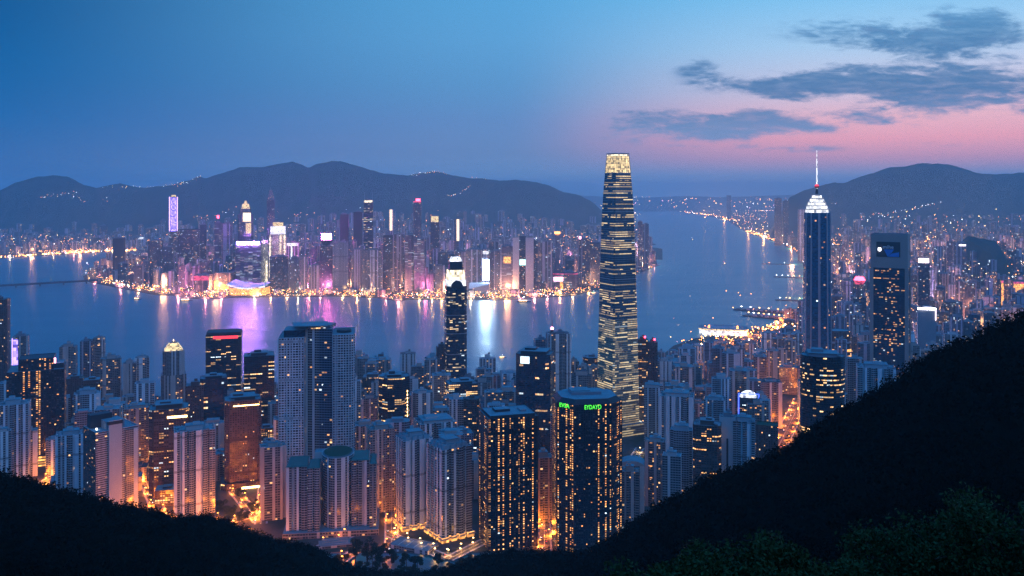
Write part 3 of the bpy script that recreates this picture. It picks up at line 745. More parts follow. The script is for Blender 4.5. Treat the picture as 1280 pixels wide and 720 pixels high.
B = T(OF, 280, 327, 502, 1480, 'cham', 20, 'brown_dim', "dark brown stone tower with a lit line under its roof, left of the gridded tower", big=.6)
B.front(.15, B.h - 9, B.w * .7, 1.3, 'lamp_amber', "lit_line")
B.part("podium", lambda b: b.prism(scaled(B.poly, 1.22), 0, 12, 'brown_office', 'roof_dark', bay=4, flr=4, parapet=1)); B.part("entrance_light", lambda b: b.box(B.w * .2, B.y0 * 1.22 - .5, 2, B.w * .5, .8, 3, 'lamp_amber'))
T(OF, 305, 343, 446, 1730, 'rect', 16, 'dark_bands', "black glass tower with amber lit storeys just left of the two-winged tower", n=2)
# ornate tower with lit pyramid
B = Bld(AP, "pale stepped tower with a glowing pyramid roof standing by the water", "apartment tower", 201, 233, 470, 1980, PLANS['cross'], 22, NEAR)
B.body('apt_warm', blank='blank_warm', par=1)
B.part("upper_shaft", lambda b: b.prism(scaled(B.poly, .87), B.h - 1.4, B.zz(440), 'apt_pale', 'roof_grey', blank='blank_pale'))
k_ = B.w * .36; z_ = B.zz(440)
B.part("pyramid_roof", lambda b: b.prism([(-k_, -k_), (k_, -k_), (k_, k_), (-k_, k_)], z_, B.zz(431), 'crown_gold', 'roof_grey', top=[(-k_ * .45, -k_ * .45), (k_ * .45, -k_ * .45), (k_ * .45, k_ * .45), (-k_ * .45, k_ * .45)]))
B.part("finial", lambda b: b.box(0, 0, B.zz(431), k_ * .6, k_ * .6, 3, 'blank_warm').bar((0, 0, B.zz(430)), (0, 0, B.zz(427)), .6, 'lamp_amber', .3))
# red-topped office
B = Bld(OF, "dark office tower with a red sign band below its flat roof, over the water", "office tower", 257, 303, 419, 1900, rect(1, .7), 14, NEAR)
B.body('dark_bands', blank='blank_dark', cap='roof_dark', emat=lambda i, L: 'brown_office' if i == 3 else None)
B.part("attic", lambda b: b.prism(scaled(B.poly, .96), B.h - 1.4, B.h + 4.5, 'blank_brown', 'roof_dark'))
B.front(.12, B.h - 9, B.w * .70, 6.0, 'sign_red', "sign_panel", 1.2)
for fx in (-.95, -.45, .05, .55, .97): B.front(fx, 0, .9, B.h - 10, 'blank_dark', "mullion", .7)
# ---- the two-winged tower
B = Bld(AP, "tall white gridded tower of two wings with a dark recessed centre", "apartment tower", 348, 444, 422, 1390, rect(1, .62), 10, NEAR)
W, D_ = B.w, B.d; zt = B.h
lw = [(-W * .5, -D_ * .5), (-W * .17, -D_ * .5), (-W * .17, D_ * .45), (-W * .5, D_ * .45)]
rw = [(W * .20, -D_ * .5), (W * .45, -D_ * .5), (W * .5, -D_ * .40), (W * .5, D_ * .5), (W * .20, D_ * .5)]
B.part("wing", lambda b: b.prism(lw, 0, zt - 1, 'grid_white', 'roof_teal', bay=4.2, flr=4.0, parapet=1.5, blank='blank_teal', emat=lambda i, L: 'glass_navy' if i == 3 else None))
B.part("wing", lambda b: b.prism(rw, 0, zt + 2, 'grid_white', 'roof_teal', bay=4.2, flr=4.0, parapet=1.5, blank='blank_teal'))
B.part("core", lambda b: b.prism([(-W * .165, -D_ * .12), (W * .02, -D_ * .22), (W * .195, -D_ * .30), (W * .195, D_ * .45), (-W * .165, D_ * .45)], 0, zt + 9, 'grid_glass', 'roof_teal', bay=4.2, flr=4.0, blank='blank_dark',
                               emat=lambda i, L: 'apt_teal' if i == 0 else 'grid_glass'))
for x_ in (-W * .5 + .5, -W * .40, -W * .172, W * .205, W * .25): B.part("corner_pier", lambda b: b.box(x_, -D_ * .5 - .4, 0, 1.3, .8, zt, 'blank_teal'))
cn = B.part("roof_canopy", lambda b: b.prism([(-W * .30, -D_ * .30), (W * .13, -D_ * .34), (W * .13, D_ * .3), (-W * .36, D_ * .3)], zt + 14, zt + 15.2, 'roof_teal', 'roof_teal', bottom=True,
                                        ))
B.part("penthouse", lambda b: b.box(-W * .30, 0, zt - 2.4, W * .28, D_ * .62, 11, 'glass_navy', 'roof_teal', bay=4), None)
B.part("penthouse", lambda b: b.prism([(-W * .12, -D_ * .26), (W * .17, -D_ * .2), (W * .24, D_ * .2), (-W * .12, D_ * .26)], zt + 9.02, zt + 14, 'grid_glass', 'roof_teal', bay=4))
B.part("roof_drum", lambda b: b.cyl(W * .35, 0, zt + .6, W * .10, 4, 'blank_dark', 18, cap='roof_dark'))
# ---- near apartment group with the green roofs
grp = "apartment wings round the oval green roof"
B = Bld(AP, "tall white apartment group of four wings round an oval dark green roof, centre foreground", "apartment tower", 357, 471, 586, 1272, rect(1, .62), 8, NEAR)
W, D_, zt = B.w, B.d, B.h
def wing(x0, x1, y0, y1, z1, mat='apt_pale', cap='roof_green', nx=2):
    P = fluted(1, 1, nx, 2, .10, .18); P = [((x0 + x1) / 2 + x * (x1 - x0) / 2, (y0 + y1) / 2 + y * (y1 - y0) / 2) for x, y in P]
    o = B.part("wing", lambda b: b.prism(P, 0, z1, mat, cap, bay=3.8, flr=3.6, parapet=1.6, blank='blank_pale'))
    B.part("roof_lid", lambda b: b.prism([(x0 - .8, y0 - .8), (x1 + .8, y0 - .8), (x1 - 1, y1), (x0 + 1, y1)], z1 + .02, z1 + 1.6, cap, cap, top=[(x0 + 2, y0 + 2), (x1 - 2, y0 + 2), (x1 - 3, y1 - 2), (x0 + 3, y1 - 2)], bottom=True), o)
wing(-W * .5, -W * .27, -D_ * .42, D_ * .22, zt, nx=2)
wing(-W * .26, -W * .13, -D_ * .5, D_ * .05, zt - 1, nx=1)
wing(W * .22, W * .42, -D_ * .34, D_ * .28, zt + 4, nx=2)
wing(W * .425, W * .5, -D_ * .44, D_ * .2, zt, nx=1)
P = [(W * .06 + x * W * .185, -D_ * .0 + y * D_ * .42) for x, y in ell(1, 1, 24)]
B.part("core", lambda b: b.prism(P, 0, zt + 10, 'apt_pale', 'roof_teal', bay=3.8, flr=3.6, parapet=1.5, blank='blank_pale'))
B.part("roof_garden", lambda b: b.prism([(x * .86 + W * .008, y * .86) for x, y in P], zt + 9.0, zt + 11.4, 'roof_teal', 'roof_garden'))
B.part("machine_room", lambda b: b.box(-W * .14, D_ * .18, zt - 1, W * .14, D_ * .2, 10, 'blank_pale', 'roof_teal'))
B.part("balcony_column", lambda b: b.box(-W * .265, -D_ * .36, 0, 2.2, 5, zt - 3, 'apt_busy', 'roof_teal', bay=2.2))
B.part("podium", lambda b: b.prism(scaled(rect(1, 1), W * .53, D_ * .55), 0, 9, 'apt_busy', 'roof_grey', bay=4, flr=4.5))
# ---- the twin apartment towers
def twin(px0, px1, ptop, Y, rz, label, plan):
    B = Bld(AP, label, "apartment tower", px0, px1, ptop, Y, plan, rz, NEAR)
    B.body('apt_pale', blank='blank_pale', bay=3.7, flr=3.6, par=1.6)
    B.part("attic", lambda b: b.prism(scaled(B.poly, .8), B.h - 1.5, B.h + 4.5, 'blank_teal', 'roof_teal', parapet=1.2))
    a = B.part("machine_room", lambda b: b.box(0, 0, B.h + 3.4, B.w * .42, B.d * .4, 5.5, 'blank_teal', 'roof_teal'))
    B.part("roof_slab", lambda b: b.box(0, 0, B.h + 9, B.w * .48, B.d * .46, .8, 'roof_teal'), a)
    for sx in (-1, 1): B.part("water_tank", lambda b: b.cyl(sx * B.w * .27, -B.d * .1, B.h + 3.4, 2.6, 3.2, 'blank_teal', 10, cap='roof_teal'))
    B.part("podium", lambda b: b.prism(scaled(B.poly, 1.10, 1.12), 0, 8, 'amber_floor_glow', 'roof_grey', bay=5, flr=4))
    B.part("podium_eave", lambda b: b.prism(scaled(B.poly, 1.13, 1.15), 4.2, 6.8, 'blank_warm', 'roof_grey', bottom=True))
    return B
twin(494, 541, 552, 1300, 26, "left one of the paired ribbed apartment towers with amber lamps at their feet", fluted(1, .85, 3, 3, .16, .18))
twin(533, 590, 563, 1258, 34, "right and nearer one of the paired ribbed apartment towers with amber lamps at their feet", [(x, y) for x, y in fluted(1, 1, 3, 3, .14, .18)])
T(AP, 458, 493, 538, 1370, 'flute', 20, 'apt_warm', "slim ribbed apartment tower right of the green roofed group, beside the narrow glowing street", n=2)
T(AP, 324, 358, 560, 1340, 'crossw', 20, 'apt_warm', "brown apartment tower with a small teal roof left of the green roofed group", n=2, big=.4)
T(AP, 517, 571, 531, 1440, 'flute4', 20, 'apt_pale', "pale apartment block with a broad stepped teal roof behind the paired towers", n=4, big=.7)
B = T(OF, 473, 512, 473, 1560, 'oct', 10, 'dark_bands', "black tower with amber lit storeys and a lit right edge, centre left", big=.55)
B.part("edge_light", lambda b: [b.box(B.w * .42, B.y0 + B.d * .20, 6 + k * 6.2, 1.4, 1.2, 3.4, 'lamp_amber') for k in range(int(B.h * .85 / 6.2))])
T(AP, 514, 541, 492, 1640, 'crossw', 15, 'apt_pale', "pale tower with a brown side wall right of the black tower with the lit edge", n=3)
# ---- harbour tower with lit crown
B = Bld(OF, "slender harbour tower with a floodlit white stepped crown and an arch at its top", "office tower", 555.5, 583.5, 358, 2120, chamfer(1, 1, .28), 12, NEAR)
B.body('tower_harbour', "shaft", cap='roof_dark', bay=3.6, flr=4.0, blank='blank_dark')
Pk = lambda k: scaled(B.poly, k)
t1 = B.part("crown_tier", lambda b: b.prism(Pk(.93), B.h - 1.4, B.zz(350), 'floodlit_white', 'roof_grey', bay=2))
B.part("crown_tier", lambda b: b.prism(Pk(.86), B.zz(350), B.zz(338), 'floodlit', 'roof_grey', bay=2, top=Pk(.78)))
B.part("crown_louvre", lambda b: b.prism(Pk(.66), B.zz(338), B.zz(327.5), 'blank_dark', 'roof_grey', top=Pk(.60)))
B.part("crown_cap", lambda b: b.prism(Pk(.60), B.zz(327.5), B.zz(321.5), 'floodlit_white', 'roof_grey', top=Pk(.40)))
for k in range(8):
    a = k / 8 * 6.283 + .4; B.part("crown_fin", lambda b: b.bar((B.w * .46 * math.cos(a), B.w * .46 * math.sin(a), B.h - 2), (B.w * .38 * math.cos(a), B.w * .38 * math.sin(a), B.zz(341)), 1.1, 'floodlit_white', .5))
def arch(b):
    n = 16; r = B.w * .30; y_ = B.y0 - .9; P = [(r * math.cos(math.pi * i / n), r * math.sin(math.pi * i / n) * 1.15) for i in range(n + 1)]
    b.face([(x, y_, B.h - 3 + z) for x, z in reversed(P)], 'blank_dark')
    for (xa, za), (xb, zb) in zip(P, P[1:]): b.face([(xa, y_, B.h - 3 + za), (xb, y_, B.h - 3 + zb), (xb, y_ + 3, B.h - 3 + zb), (xa, y_ + 3, B.h - 3 + za)], 'floodlit_white')
B.part("arch_window", arch)
for q_ in (395, 418, 444, 462): B.part("belt", lambda b: b.prism(Pk(1.015), B.zz(q_), B.zz(q_) + 2.4, 'metal', 'metal', bottom=True))
T(OF, 545, 558, 434, 2150, 'rect', 14, 'brown_dim', "narrow dark brown tower touching the left side of the slender harbour tower", n=1)
B = T(OF, 556, 597, 481, 1780, 'rect', 14, 'dark_bands', "dark glass block in front of the slender harbour tower's foot", n=1, big=.7)
T(AP, 585, 601, 505, 1640, 'slab', 14, 'apt_grey', "grey apartment slab left of the black tower with warm window columns", n=1)
T(AP, 560, 592, 543, 1500, 'rect', 14, 'far_lilac', "plain pink-grey block behind the right one of the paired towers", n=1)
# ---- the two big black towers
B = T(OF, 598, 673, 524, 1228, 'rect', 16, 'dark_cols', "big black tower with a flat teal roof and dotted columns of warm windows, centre", n=0, bay=3.3, flr=3.2)
B.part("attic", lambda b: b.prism(scaled(B.poly, .9, .86), B.h - 1.4, B.h + 3, 'blank_dark', 'roof_teal', parapet=.8))
B.part("machine_room", lambda b: b.box(-B.w * .12, B.d * .1, B.h + 2.2, B.w * .3, B.d * .3, 3.5, 'blank_dark', 'roof_teal'))
B.part("plant_box", lambda b: b.box(B.w * .28, 0, B.h + 2.2, B.w * .12, B.d * .3, 2.5, 'blank_grey', 'roof_teal'))
for fx in np.linspace(-.96, .96, 9): B.front(float(fx), 0, .9, B.h, 'blank_dark', "mullion", .9)
B = Bld(OF, "big black tower with bent corners and green roof lettering, centre foreground", "office tower", 690, 777, 506, 1216, chamfer(1, .85, .42), 8, NEAR)
B.body('dark_cols', cap='roof_teal', blank='blank_dark', bay=3.3, flr=3.2, par=1.0)
B.part("attic", lambda b: b.prism(scaled(B.poly, .97), B.h - 1.0, B.h + 6, 'blank_dark', 'roof_teal', top=scaled(B.poly, .86)))
B.part("machine_room", lambda b: b.box(-B.w * .02, B.d * .06, B.h + 6, B.w * .46, B.d * .34, 4, 'blank_grey', 'roof_teal'))
B.part("roof_slab", lambda b: b.box(-B.w * .1, B.d * .1, B.h + 10.02, B.w * .3, B.d * .3, 1.2, 'roof_teal'))
def lettering(Bd, text, size, mat, loc, rz, name="sign_lettering", parent=None, sx=1.):
    cu = bpy.data.curves.new(name, 'FONT'); cu.body = text; cu.size = size; cu.extrude = .25; cu.align_x = 'CENTER'; cu.space_character = 1.05; cu.offset = size * .012
    t = bpy.data.objects.new("t", cu); COL.objects.link(t); bpy.context.view_layer.update()
    me = bpy.data.meshes.new_from_object(t.evaluated_get(bpy.context.evaluated_depsgraph_get())); bpy.data.objects.remove(t); bpy.data.curves.remove(cu)
    me.name = name; me.materials.clear(); me.materials.append(MATS[mat])
    o = bpy.data.objects.new(name, me); COL.objects.link(o); o.parent = parent or Bd.root
    o.location = loc; o.rotation_euler = (R(90), 0, rz); o.scale = (sx, 1, 1)
    return o
P = B.poly      # front edge P0-P1, left bent edge P7-P0
lettering(B, "EYDAYO", 8.2, 'sign_green', ((P[0][0] + P[1][0]) / 2, P[0][1] - .9, B.h - 6.6), 0, sx=.72)
ex, ey = P[0][0] - P[7][0], P[0][1] - P[7][1]; L_ = math.hypot(ex, ey); nx_, ny_ = ey / L_, -ex / L_
lettering(B, "EVSA", 8, 'sign_green', ((P[0][0] * .45 + P[7][0] * .55) + nx_ * .8, (P[0][1] * .45 + P[7][1] * .55) + ny_ * .8, B.h - 5.6), math.atan2(ey, ex), sx=.9)
for i in (0, 1, 2, 7): B.part("corner_pier", lambda b: b.bar((P[i][0], P[i][1], 0), (P[i][0], P[i][1], B.h), .9, 'blank_dark', n=6))
T(AP, 664, 692, 573, 1330, 'flute', 10, 'apt_busy', "pale apartment tower squeezed between the two big black towers above a glowing street", n=2)
# ---- centre, behind
B = T(OF, 645, 693, 444, 1620, 'cham', -14, 'glass_navy', "navy glass tower with a bright white screen near its roof, centre", n=1, big=.8, cap='roof_teal')
B.front(-.42, B.h - 17, B.w * .26, 13, 'screen_white', "screen", 1.0)
B = Bld(AP, "tall pale apartment tower with a red and white spire, right of the navy glass tower", "apartment tower", 682, 714, 418, 1900, PLANS['flute'], 8, NEAR)
B.body('apt_pale', blank='blank_pale'); B.roof(n=2, mast=0)
B.part("spire", lambda b: b.cyl(-B.w * .28, 0, B.h - 1.4, 4, 9, 'blank_dark', 10, 3.2).cyl(-B.w * .28, 0, B.h + 7.6, 3.2, 5, 'lamp_pink', 10, 2.4).bar((-B.w * .28, 0, B.h + 12), (-B.w * .28, 0, B.h + 34), 1.1, 'mast_red', .2))
B.part("side_shaft", lambda b: b.box(-B.w * .3, -B.d * .5 - 1, 0, B.w * .18, 2.4, B.h + 3, 'apt_busy', 'roof_teal', bay=2.6))
T(AP, 667, 686, 425, 1960, 'rect', 8, 'apt_grey', "grey apartment wing with a lit roof edge left of the spired apartment tower", n=3)
T(AP, 712, 724, 452, 1990, 'rect', 4, 'apt_busy', "narrow reddish lit block right of the spired apartment tower", n=1)
T(AP, 722, 737, 458, 1960, 'flute', 4, 'apt_pale', "pale ribbed block left of the tallest tower", n=1)
T(AP, 735, 750, 460, 1940, 'flute', 4, 'apt_warm', "lilac ribbed block touching the tallest tower's left edge", n=1)
# ---- the tallest tower
B = Bld("skyscraper", "tallest tower, tapering, with gold lit storeys and a glowing mesh crown", "skyscraper", 745.5, 799.5, 216, 1800, chamfer(1, 1, .10), 27, "landmark towers")
prof = [(560, 1.0), (530, .985), (480, .955), (440, .925), (400, .885), (350, .84), (300, .785), (265, .73), (240, .675), (216, .60)]
for i, ((pa, ka), (pb, kb)) in enumerate(zip(prof, prof[1:])):
    za = 0 if i == 0 else B.zz(pa); zb = B.zz(pb)
    B.part("shaft", lambda b: b.prism(scaled(B.poly, ka), za, zb, 'tower_base_glow' if pa > 430 else 'tower_gold', None if i < 8 else 'roof_dark', top=scaled(B.poly, kb), bay=2.6, flr=4.4, u0=i * 400))
    B.part("belt", lambda b: b.prism(scaled(B.poly, kb * 1.012), zb - .9, zb + .9, 'metal', 'metal', bottom=True))
cr = B.part("crown", lambda b: b.prism(scaled(B.poly, .575), B.zz(216) + 1, B.zz(194), 'crown_gold', 'roof_dark', top=scaled(B.poly, .50)))
c4 = scaled(B.poly, .60); c5 = scaled(B.poly, .515)
def mesh_crown(b):
    for i in range(8):
        a0, a1, b0, b1 = c4[i], c4[(i + 1) % 8], c5[i], c5[(i + 1) % 8]
        n = 7 if i % 2 == 0 else 1
        for k in range(n + 1):
            t = k / n; p = (a0[0] + (a1[0] - a0[0]) * t, a0[1] + (a1[1] - a0[1]) * t, B.zz(216)); q2 = (b0[0] + (b1[0] - b0[0]) * t, b0[1] + (b1[1] - b0[1]) * t, B.zz(191))
            b.bar(p, q2, .38, 'metal', .3, 4)
        for zt_ in (0, .25, .5, .75, 1.):
            lp = lambda A, B_: (A[0] + (B_[0] - A[0]) * zt_, A[1] + (B_[1] - A[1]) * zt_)
            p, q2 = lp(a0, b0), lp(a1, b1); z = B.zz(216) + (B.zz(191) - B.zz(216)) * zt_
            b.bar((p[0], p[1], z), (q2[0], q2[1], z), .45 if zt_ < 1 else 1.0, 'metal', None, 4)
B.part("crown_mesh", mesh_crown)
B.part("crown_ring", lambda b: b.prism(scaled(B.poly, .50), B.zz(193.8), B.zz(192.3), 'floodlit', 'roof_dark', bottom=True))
# flared canopy of lit ribs at its foot, on the right-hand face
def canopy(b):
    x0, x1 = B.x1 * .98, B.x1 * 1.75; n = 15
    for k in range(n):
        y = B.y0 + (B.y1 - B.y0) * .84 * k / (n - 1)
        prev = None
        for t in np.linspace(0, 1, 8):
            x = x0 + (x1 - x0) * t; z = B.zz(531) * (1 - t) ** 1.7 + 16 * (1 - (1 - t) ** 1.7)
            if prev: b.bar(prev, (x, y, z), 1.0, 'rib_light', None, 4)
            prev = (x, y, z)
B.part("rib_canopy", canopy)
def canopy_roof(b):
    x0, x1 = B.x1 * .98, B.x1 * 1.75; n = 8; pr = None
    for t in np.linspace(0, 1, n):
        x = x0 + (x1 - x0) * t; z = B.zz(531) * (1 - t) ** 1.7 + 16 * (1 - (1 - t) ** 1.7) - 1.6
        if pr: b.face([(pr[0], B.y0 - 1, pr[1]), (x, B.y0 - 1, z), (x, B.y1 * .9, z), (pr[0], B.y1 * .9, pr[1])], 'blank_dark')
        pr = (x, z)
B.part("canopy_roof", canopy_roof)
B.part("podium", lambda b: b.prism(scaled(B.poly, 1.25), 0, 24, 'tower_base_glow', 'roof_grey', bay=4, flr=5))
# ---- between the tallest tower and the slope
for px0, px1, pt, Y, mt, lab in ((797, 810, 425, 1880, 'brown_office', "narrow red-brown tower with a red roof lamp right beside the tallest tower"),
                                 (809, 822, 428, 1930, 'brown_dim', "narrow dark tower with a red corner lamp, second to the right of the tallest tower")):
    B = T(AP, px0, px1, pt, Y, 'rect', -6, mt, lab, n=1)
    B.part("roof_lamp", lambda b: b.bar((B.w * .2, B.y0 * .6, B.h - 2), (B.w * .2, B.y0 * .6, B.h + 4), .5, 'metal').box(B.w * .2, B.y0 * .6, B.h + 4, 3.2, 3.2, 3.2, 'lamp_red'))
T(AP, 776, 799, 590, 1300, 'flute', -8, 'apt_warm', "low brown apartment tower at the slope's edge right of the green lettered tower", n=1)
B = Bld(AP, "pink-grey block with a rounded roof gable standing behind the dark slope", "apartment tower", 775, 806, 583, 1330, rect(1, .8), -10, NEAR)
B.body('apt_warm', blank='blank_warm', par=0)
def gable(b):
    n = 12; P = [(B.w * .5 * math.cos(math.pi * i / n), 7 * math.sin(math.pi * i / n)) for i in range(n + 1)]
    b.face([(x, B.y0, B.h + z) for x, z in reversed(P)], 'blank_warm'); b.face([(x, B.y1, B.h + z) for x, z in P], 'blank_warm')
    for (a, c), (d, e) in zip(P, P[1:]): b.face([(a, B.y0, B.h + c), (d, B.y0, B.h + e), (d, B.y1, B.h + e), (a, B.y1, B.h + c)], 'roof_teal')
B.part("arched_roof", gable); B.part("window_bay", lambda b: b.box(0, B.y0 - .5, 4, B.w * .6, 1., B.h - 10, 'brown_dim', bay=2.4))
T(AP, 806, 832, 553, 1400, 'flute4', -10, 'apt_busy', "brown ribbed apartment tower behind the rounded gable block", n=2)
T(AP, 828, 852, 571, 1330, 'rect', -14, 'apt_pale', "small pale tower with a dark window strip on the slope edge", n=1)
T(AP, 805, 825, 485, 1760, 'flute', -10, 'apt_teal', "greenish pale tower with a dark roof next to the rib-lit canopy", n=2, big=.8)
T(AP, 824, 868, 497, 1560, 'flute5', -14, 'apt_pale', "big pale apartment tower with a layered teal roof, right of the rib-lit canopy", n=4, big=.75)
T(AP, 838, 866, 539, 1450, 'crossw', -14, 'apt_teal', "smaller pale tower with a stepped teal roof in front of the big pale apartment tower", n=3, big=.6)
T(AP, 841, 860, 457, 1960, 'rect', -10, 'far_lilac', "plain pink block with blank walls standing behind the big pale apartment tower", n=0)
T(OF, 866, 902, 533, 1400, 'cham', -16, 'brown_office', "brown banded block with a pale roof rim on the dark slope, right of centre", n=2, cap='roof_grey')
T(AP, 899, 920, 522, 1430, 'rect', -16, 'blank_pale', "plain pale slab with a dark slit between the brown banded block and the teal one", n=1).front(0, 0, 3, 100, 'blank_dark', "slit")
T(AP, 916, 944, 528, 1420, 'flute4', -16, 'apt_teal', "teal apartment tower with a dark roof below the blue lit frame tower", n=3, big=.7)
T(AP, 880, 907, 501, 1600, 'flute4', -14, 'apt_teal', "teal apartment tower with a crown-like roof behind the brown banded block", n=3, big=.7)
B = Bld(OF, "small tower in a blue lit frame with a white glowing dome", "office tower", 922, 949, 498, 1660, rect(1, .7), -12, NEAR)
B.body('brown_office', blank='blank_brown')
for sx in (-1, 1): B.part("light_frame", lambda b: b.box(sx * B.w * .48, B.y0 - .8, B.h * .2, 2.0, 1.4, B.h * .86, 'sign_blue'))
B.part("light_frame", lambda b: b.box(0, B.y0 - .8, B.h * 1.06, B.w, 1.4, 1.6, 'sign_blue'))
def dome(b):
    n = 10; pr = None
    for k in range(5):
        a = k / 4 * math.pi / 2; r, z = B.w * .42 * math.cos(a), 13 * math.sin(a); P = [(r * math.cos(6.283 * i / n), r * .7 * math.sin(6.283 * i / n), B.h - 1.4 + z) for i in range(n)]
        if pr:
            for i in range(n): b.face([pr[i], pr[(i + 1) % n], P[(i + 1) % n], P[i]], 'floodlit_white')
        pr = P
B.part("dome", dome)
T(AP, 945, 973, 533, 1500, 'rect', -18, 'brown_dim', "low dark block with a green flat roof beside the glowing avenue", n=0, cap='roof_garden')
# ---- curved dark block with amber storeys
B = Bld(OF, "dark drum-shaped office tower with rows of amber windows at the edge of the black slope", "office tower", 1000, 1056, 447, 1330, ell(1, .8, 40), -16, NEAR)
B.body('dark_bands', cap='roof_teal', blank='blank_dark', bay=2.6, flr=3.6, par=1.2); B.roof('roof_teal', 'blank_grey', 3, 0, .55)
T(AP, 1070, 1120, 462, 1560, 'flute5', -18, 'apt_teal', "wide pale blue apartment block with a teal roof right of the drum-shaped tower", n=4, big=.7)
# ---- spire tower
B = Bld("skyscraper", "blue glass skyscraper with a white lit stepped crown and a tall spire", "skyscraper", 1002.5, 1040, 266, 1880, chamfer(1, 1, .34), -8, "landmark towers")
B.body('glass_blue', "shaft", cap='roof_grey', bay=4, flr=3.8, blank='blank_grey', top=scaled(B.poly, .88))
P = B.poly
for i in (0, 1, 2, 7): B.part("corner_pier", lambda b: b.bar((P[i][0], P[i][1], 0), (P[i][0] * .88, P[i][1] * .88, B.h), 1.5, 'concrete', n=6))
B.part("corner_pier", lambda b: b.prism([(-2.5, B.y0 - 1), (2.5, B.y0 - 1), (2.5, B.y0 + 1), (-2.5, B.y0 + 1)], 0, B.h, 'concrete', 'concrete', top=[(-2.3, B.y0 * .88 - 1), (2.3, B.y0 * .88 - 1), (2.3, B.y0 * .88 + 1), (-2.3, B.y0 * .88 + 1)]))
for (ka, pa, pb) in ((.80, 266, 261), (.72, 261, 256.5), (.63, 256.5, 252), (.50, 252, 247.5), (.34, 247.5, 243)):
    tr = B.part("crown_tier", lambda b: b.prism(scaled(P, ka), B.zz(pa), B.zz(pb) - 2.2, 'floodlit_white', 'roof_grey', top=scaled(P, ka * .95)))
    B.part("tier_eave", lambda b: b.prism(scaled(P, ka * 1.05), B.zz(pb) - 2.2, B.zz(pb) - .6, 'blank_grey', 'floodlit_white', bottom=True), tr)
B.part("mast", lambda b: b.cyl(0, 0, B.zz(242.5), 3.4, B.zz(236) - B.zz(242.5), 'blank_dark', 10, 2.2).bar((0, 0, B.zz(236)), (0, 0, B.zz(187)), 1.7, 'floodlit_white', .45, 6))
B.part("beacon", lambda b: b.cyl(0, 0, B.zz(235), 4.2, 4, 'mast_red', 12, 5.2).cyl(0, 0, B.zz(235) + 4, 5.2, 4.4, 'sign_red', 12, 2))
# ---- framed slab with the roof emblem
B = Bld("skyscraper", "grey framed skyscraper slab with a picture panel high on its front", "skyscraper", 1089, 1137, 293, 1720, rect(1, .62), -30, "landmark towers")
B.body('glass_blue', "shaft", z1=B.zz(336), cap='roof_grey', bay=3.6, flr=3.7, emat=lambda i, L: 'slab_glass' if i in (0, 1) else None)
B.part("head_block", lambda b: b.prism(scaled(B.poly, 1.03, 1.05), B.zz(336) + .03, B.h, 'frame_stone', 'roof_grey', parapet=1.5, bottom=True))
for x_, y_ in ((B.x0, B.y0), (B.x1, B.y0), (B.x1, B.y1), (B.x0, B.y1)): B.part("corner_pier", lambda b: b.box(x_ * .97, y_ * .97, 0, B.w * .10, B.w * .10, B.zz(336), 'frame_stone'))
pz = B.zz(322); ph = B.zz(303) - pz
pn = B.part("sign_panel", lambda b: b.box(-B.w * .02, B.y0 * 1.05 - .3, pz, B.w * .66, .8, ph, 'blank_dark'))
lettering(B, "mihe", 9.5, 'white_paint', (-B.w * .02, B.y0 * 1.05 - 1.05, pz + ph * .56), 0, "sign_lettering", pn)
plain('sign_sky', (.02, .22, .62), .5)
def emblem(b):
    y = B.y0 * 1.05 - .95; x = -B.w * .02
    b.face([(x - B.w * .12, y, pz + ph * .5), (x - B.w * .02, y, pz + 1), (x + B.w * .10, y, pz + ph * .3), (x + B.w * .16, y, pz + ph * .52)], 'sign_sky')
    b.face([(x - B.w * .02, y - .05, pz + .8), (x + B.w * .3, y - .05, pz + .8), (x + B.w * .3, y - .05, pz + ph * .34), (x + B.w * .1, y - .05, pz + ph * .24)], 'sign_sky')
B.part("emblem", emblem, pn)
B.part("lamp", lambda b: b.box(-B.w * .26, B.y0 * 1.05 - 1.6, pz + ph * .4, 4.5, 2, 5.5, 'lamp_white'), pn)
# ------------------------------------------------------------------ the far shore: towers one can tell apart
HR = "high_rise"
OCC = []                 # (x, y, radius) of everything already standing
def occ(B): OCC.append((B.cx, B.cy, .5 * math.hypot(B.w, B.d) * .82))
for o in [o for o in COL.objects if o.type == 'EMPTY' and o.get('category') in ("apartment tower", "office tower", "skyscraper")]:
    c = [v.co for v in next(q_ for q_ in o.children if q_.type == 'MESH').data.vertices]
    OCC.append((o.location.x, o.location.y, max(math.hypot(v.x, v.y) for v in c) * .8))
FGRP = "landmark towers across the harbour"
def K(px0, px1, ptop, Y, label, mat='far_grey', plan='rect', rz=None, cap='roof_grey', bay=6., flr=5., box=True, kind=HR, cat="high-rise"):
    B = Bld(kind, label, cat, px0, px1, ptop, Y, PLANS[plan], (640 - (px0 + px1) / 2) / 640 * 26 if rz is None else rz, FGRP)
    B.body(mat, cap=cap, bay=bay, flr=flr, par=2.)
    if box: B.part("machine_room", lambda b: b.box(B.w * .05, 0, B.h - 2, B.w * .5, B.d * .5, 9, 'blank_grey', cap))
    occ(B); return B
B = K(211.5, 222.5, 246, 5250, "slim tall tower outlined in purple light at the left of the far city", 'far_dark', box=False)
B.front(0, B.zz(289), B.w * .72, B.h - B.zz(289) - 6, 'led_purple', "light_wall", 2)
for sx in (-.94, .94): B.front(sx, B.zz(289), B.w * .1, B.h - B.zz(289), 'led_edge', "edge_light", 2.4)
B.part("roof_lantern", lambda b: b.box(0, 0, B.h - 2, B.w * .5, B.d * .5, 13, 'crown_gold', 'roof_dark'))
B = K(222, 250, 287, 4780, "dark slab with a sloping roofline right below the purple outlined tower", 'far_dark', box=False)
